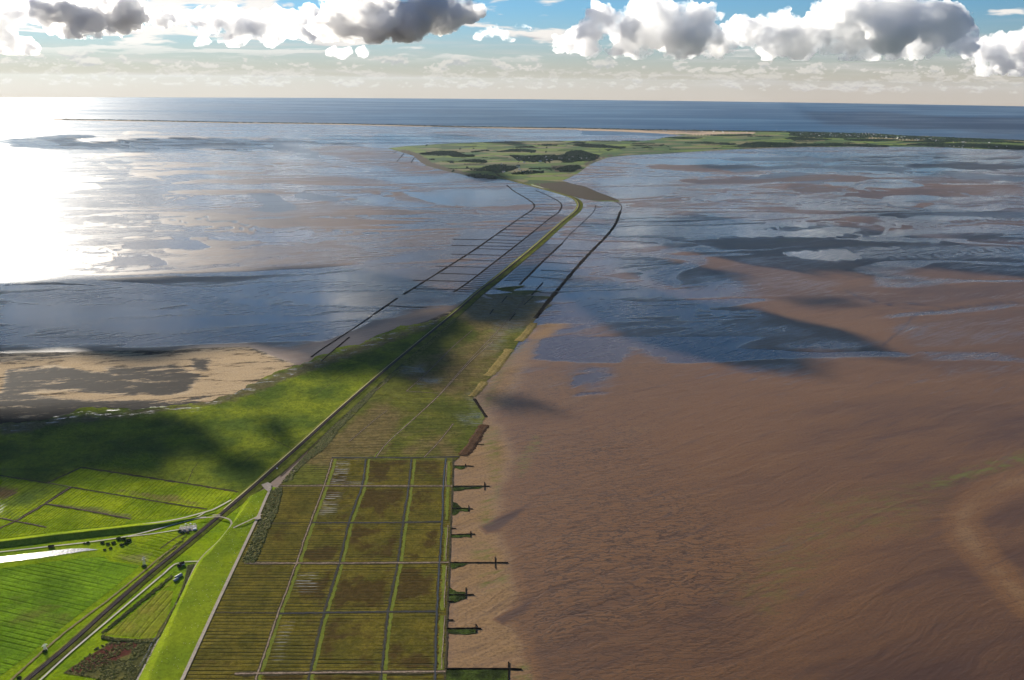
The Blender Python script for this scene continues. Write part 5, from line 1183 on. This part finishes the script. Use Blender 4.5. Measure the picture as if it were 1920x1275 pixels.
# ------------------------------------------------------------------ clouds
def cloud_mesh(name, blobs, voxel, disp, seed, base=None):
    bm = bmesh.new(); bmesh.ops.create_icosphere(bm, subdivisions=2, radius=1.0)
    bv_ = np.array([v.co[:] for v in bm.verts]); bf_ = np.array([[v.index for v in f.verts] for f in bm.faces]); bm.free()
    V = np.concatenate([bv_ * np.array([r, r, r * sq]) + np.array([x, y, z]) for (x, y, z, r, sq) in blobs]); F = np.concatenate([bf_ + i * len(bv_) for i in range(len(blobs))])
    me = bpy.data.meshes.new(name); me.vertices.add(len(V)); me.vertices.foreach_set('co', V.astype(np.float32).ravel()); me.loops.add(len(F) * 3); me.loops.foreach_set('vertex_index', F.astype(np.int32).ravel())
    me.polygons.add(len(F)); me.polygons.foreach_set('loop_start', (np.arange(len(F)) * 3).astype(np.int32)); me.update(calc_edges=True)
    tmp = bpy.data.objects.new(name + '_tmp', me); COL.objects.link(tmp)
    rm = tmp.modifiers.new('r', 'REMESH'); rm.mode = 'VOXEL'; rm.voxel_size = voxel
    for k, (sc, st_) in enumerate(disp):
        tx = bpy.data.textures.new(name + str(k), 'CLOUDS'); tx.noise_scale = sc; tx.noise_depth = 3; tx.noise_basis = 'ORIGINAL_PERLIN' if k else 'VORONOI_F1'
        dm = tmp.modifiers.new('d%d' % k, 'DISPLACE'); dm.texture = tx; dm.strength = st_ * (1 if k else -1); dm.mid_level = 0.5 if k else 0.35
        dm.texture_coords = 'GLOBAL'
    dg = bpy.context.evaluated_depsgraph_get(); ev = tmp.evaluated_get(dg)
    out = bpy.data.meshes.new_from_object(ev)
    bpy.data.objects.remove(tmp)
    n_ = len(out.vertices); co = np.zeros(n_ * 3, np.float32); out.vertices.foreach_get('co', co); co = co.reshape(-1, 3)
    if base is not None:
        low = co[:, 2] < base
        co[low, 2] = base - (base - co[low, 2]) * 0.18
        out.vertices.foreach_set('co', co.ravel())
    out.name = name; out.update(); return out
def vapour(name, DEN, alb):
    mt, n = material(name)
    pv = n.add('ShaderNodeVolumePrincipled'); pv.inputs['Color'].default_value = (alb, alb, alb, 1)
    pc = n.pos(); nz = n.m('ADD', n.m('MULTIPLY', n.noise(pc, 1 / 620.0, 4, 0.6, 0.4), 0.52), n.m('MULTIPLY', n.noise(pc, 1 / 190.0, 5, 0.7, 0.3), 0.48))
    n.put(pv.inputs['Density'], n.m('MULTIPLY', n.sm(nz, 0.43, 0.58), DEN)); pv.inputs['Anisotropy'].default_value = 0.60
    o_ = n.add('ShaderNodeOutputMaterial'); n.l.new(pv.outputs[0], o_.inputs['Volume'])
    return mt
CLOUDM = vapour('cloud_vapour', 0.013, 0.997); CLOUDG2 = vapour('light_grey_cloud_vapour', 0.026, 0.985); CLOUDT = vapour('thin_cloud_vapour', 0.0055, 0.997); CLOUDG = vapour('grey_cloud_vapour', 0.040, 0.975)
def D(u, v, dist):
    """point seen at photo pixel (u, v), dist metres away along the ground"""
    dd = Rm @ np.array([(u - 960.0) / FPX, -(v - 637.5) / FPX, -1.0]); s = dist / math.hypot(dd[0], dd[1])
    return np.array([dd[0] * s, dd[1] * s, H + dd[2] * s])
def cloud_from_pixels(label, circles, dist, seed, mat=None):
    """circles: (u, v, radius px) of the heaps of a cloud seen from here, given real size at its distance"""
    rs = np.random.RandomState(seed); bl = []
    def ball(): 
        q = rs.randn(3); q /= np.linalg.norm(q); return q
    for (u, v, r) in circles:
        c = D(u, v, dist); rr = r / FPX * dist
        for k in range(3):
            o = rs.uniform(-0.5, 0.5, 3) * rr
            c1 = np.array([c[0] + o[0], c[1] + o[1] * 2.0 + (k - 1) * rr * 0.7, c[2] + o[2] * 0.25]); r1 = rr * rs.uniform(0.62, 0.85)
            bl.append((*c1, r1, 0.9))
            for _ in range(9):
                d1 = ball(); d1[2] = abs(d1[2]) * 0.9 - 0.15; r2 = r1 * rs.uniform(0.28, 0.46); c2 = c1 + d1 * r1 * 0.92
                bl.append((*c2, r2, 1.0))
                for _ in range(4):
                    d2 = ball(); d2 = d2 + d1 * 0.6; d2 /= np.linalg.norm(d2); bl.append((*(c2 + d2 * r2 * 0.95), r2 * rs.uniform(0.3, 0.5), 1.0))
    base = min(D(u, v + r * 0.55, dist)[2] for u, v, r in circles)
    sz = dist / 14000
    me = cloud_mesh('cloud', bl, 27 * sz, ((300 * sz, 120 * sz), (110 * sz, 150 * sz), (45 * sz, 80 * sz)), seed, base)
    return link('cloud', me, mat or CLOUDM, label=label, category='cloud', group='cumulus clouds over the sea')

cloud_from_pixels('long white and grey cumulus with a flat base, widest cloud right of centre', [(1412,62,42),(1440,95,26),(1470,70,48),(1520,78,42),(1560,40,50),(1610,30,55),(1650,70,48),(1690,40,52),(1740,55,50),(1785,62,42),(1500,98,26),(1590,98,26),(1660,100,24),(1720,100,22),(1390,55,24),(1800,90,22)], 24000, 3)
cloud_from_pixels('bright cumulus with ragged grey middle, left of the widest cloud', [(1060,82,28),(1095,60,32),(1110,92,26),(1140,35,42),(1180,60,50),(1220,25,45),(1250,70,45),(1290,30,42),(1310,75,38),(1345,88,30),(1200,100,20),(1275,102,20),(1160,98,20),(1345,30,16)], 21000, 8)
cloud_from_pixels('dark grey cumulus in shadow near the top centre', [(635,45,42),(670,20,55),(720,35,55),(770,40,50),(815,25,52),(855,22,42),(885,20,26),(700,68,26),(660,66,24),(760,66,22)], 12500, 5, CLOUDG)
cloud_from_pixels('small white puff beside the dark grey cumulus', [(905,62,14),(925,58,16),(940,66,12),(958,74,8),(893,70,10)], 30000, 6, CLOUDT)
cloud_from_pixels('smallest white puff floating alone in the blue gap', [(973,52,8),(985,50,9),(995,54,6)], 30000, 7, CLOUDT)
cloud_from_pixels('pale cumulus cut off by the right edge', [(1850,95,30),(1885,85,34),(1920,100,36),(1870,125,24),(1930,130,24),(1960,90,36)], 30000, 9)
cloud_from_pixels('cumulus with two grey patches in the glare, top left', [(120,20,30),(150,30,34),(190,25,36),(225,45,28),(240,20,30),(280,30,26),(95,45,22),(170,60,24),(130,62,20)], 27000, 11, CLOUDG2)
cloud_from_pixels('wide glowing white cumulus between the top left one and the dark grey one', [(340,30,24),(380,45,30),(430,35,34),(480,48,36),(530,40,36),(570,60,26),(500,75,24),(440,74,22),(380,78,18),(590,30,26)], 27000, 12)
cloud_from_pixels('small white cumulus under the dark grey one', [(620,100,12),(650,96,15),(680,100,13),(640,106,10)], 30000, 13, CLOUDT)
cloud_from_pixels('white cumulus cut off by the left edge', [(-40,60,36),(0,80,26),(30,92,18),(60,96,14),(-20,30,40),(20,20,30)], 27000, 14)
mt, n = material('dense_cloud_vapour')
pv = n.add('ShaderNodeVolumePrincipled'); pv.inputs['Color'].default_value = (0.985, 0.985, 0.985, 1)
pv.inputs['Density'].default_value = 0.035; pv.inputs['Anisotropy'].default_value = 0.35
o_ = n.add('ShaderNodeOutputMaterial'); n.l.new(pv.outputs[0], o_.inputs['Volume'])
CLOUDD = mt
# clouds above the frame, towards the sun: they throw the big shadows on the flats
def cloud_over(outline, seed, thick=0.11, alt=2700.0, dens=None):
    while True:       # high enough to stay out of the picture
        m0 = PP(outline, 0.0)[:, :2] + np.array([sd.x, sd.y]) * (alt / sd.z)
        if ((alt - H) / m0[:, 1]).min() > math.tan(R(6.6)): break
        alt += 200.0
    q = jag(outline, 10, 2, seed); w3 = PP(q, 0.0)[:, :2]; t = alt / sd.z
    w3 = w3 + np.array([sd.x, sd.y]) * t
    x0, y0 = w3.min(0); x1, y1 = w3.max(0); st_ = max(x1 - x0, y1 - y0) / 46
    gx, gy = np.meshgrid(np.arange(x0, x1, st_), np.arange(y0, y1, st_)); gx = gx.ravel() + np.random.uniform(-.3, .3, gx.size) * st_; gy = gy.ravel() + np.random.uniform(-.3, .3, gy.size) * st_
    k = inside(w3, gx, gy); gx, gy = gx[k], gy[k]; dd = segdist(w3, gx, gy, True); k = dd > st_ * .4; gx, gy = gx[k], gy[k]
    pts = [Vector((a, b)) for a, b in w3] + [Vector((float(a), float(b))) for a, b in zip(gx, gy)]
    no = len(w3)
    vs, es, fs, *_ = delaunay_2d_cdt(pts, [(i, (i + 1) % no) for i in range(no)], [list(range(no))], 1, 1e-3)
    vs = np.array([(a.x, a.y) for a in vs]); dd = segdist(w3, vs[:, 0], vs[:, 1], True); dd[dd < 1] = 0
    mx = dd.max() + 1; wid = min(x1 - x0, y1 - y0)
    pf = np.sqrt(np.clip(dd / mx, 0, 1)); h_ = wid * thick * pf * (0.6 + 0.9 * fbm(vs[:, 0] / mx * 1.6, vs[:, 1] / mx * 1.6, seed))
    h_ = h_ * 1.3; top = np.column_stack([vs, alt + h_ * .5]); bot = np.column_stack([vs, alt - h_ * .5]); m_ = len(vs)
    onb = dd == 0
    V = np.concatenate([top, bot]); F = [tuple(f) for f in fs] + [tuple((j if onb[j] else j + m_) for j in reversed(f)) for f in fs]
    me = mesh('cloud', V, F)
    bm = bmesh.new(); bm.from_mesh(me); bmesh.ops.delete(bm, geom=[v for v in bm.verts if not v.link_faces], context='VERTS'); bmesh.ops.recalc_face_normals(bm, faces=bm.faces); bm.to_mesh(me); bm.free()
    return link('cloud', me, CLOUDD, label='broken cumulus high overhead throwing its shadow on the flats', category='cloud', group='cumulus clouds overhead')
OVER = [[(1060,560),(1110,530),(1200,535),(1280,560),(1360,570),(1480,595),(1600,622),(1705,664),(1640,668),(1512,655),(1515,692),(1440,694),(1340,682),(1240,655),(1180,640),(1120,600)],
        [(1560,468),(1640,462),(1760,468),(1940,462),(2040,480),(2000,520),(1900,518),(1760,502),(1640,494),(1590,485)],
        [(-200,528),(0,528),(200,523),(400,515),(520,505),(640,500),(760,520),(860,545),(820,575),(740,600),(600,640),(560,664),(430,645),(360,655),(250,676),(100,655),(0,660),(-200,690)],
        [(-300,745),(-60,772),(120,768),(260,770),(350,778),(400,800),(420,840),(480,850),(560,850),(500,895),(430,900),(400,870),(345,860),(310,900),(240,905),(150,900),(60,930),(0,925),(-300,930)],
        [(545,700),(600,675),(700,640),(800,600),(890,595),(850,640),(800,672),(740,690),(680,706),(600,705)],
        [(735,670),(800,655),(850,650),(870,690),(835,722),(760,722),(715,700)],
        [(830,560),(900,525),(960,500),(1060,492),(1085,520),(1040,570),(1000,606),(930,610),(880,606)],
        [(1150,485),(1220,478),(1320,500),(1400,512),(1380,530),(1260,540),(1180,515)], [(1240,412),(1330,398),(1370,412),(1290,428)],
        [(900,742),(960,738),(1060,765),(1050,775),(940,775)],
        [(480,790),(530,782),(570,830),(540,850),(500,830)], [(65,1060),(110,1060),(120,1100),(80,1105)], [(1480,560),(1580,555),(1600,570),(1500,578)],
        [(1500,208),(1700,214),(1930,222),(2100,236),(1900,250),(1700,243),(1560,236)], [(860,330),(900,322),(960,328),(960,340),(900,340)], [(1560,400),(1800,392),(1950,398),(1900,410),(1700,412)],
        [(1760,440),(1950,436),(1950,452),(1820,452)], [(1300,300),(1500,296),(1700,302),(1820,318),(1740,330),(1500,322),(1340,318)]]
for i_, q in enumerate(OVER): cloud_over(q, 40 + i_)
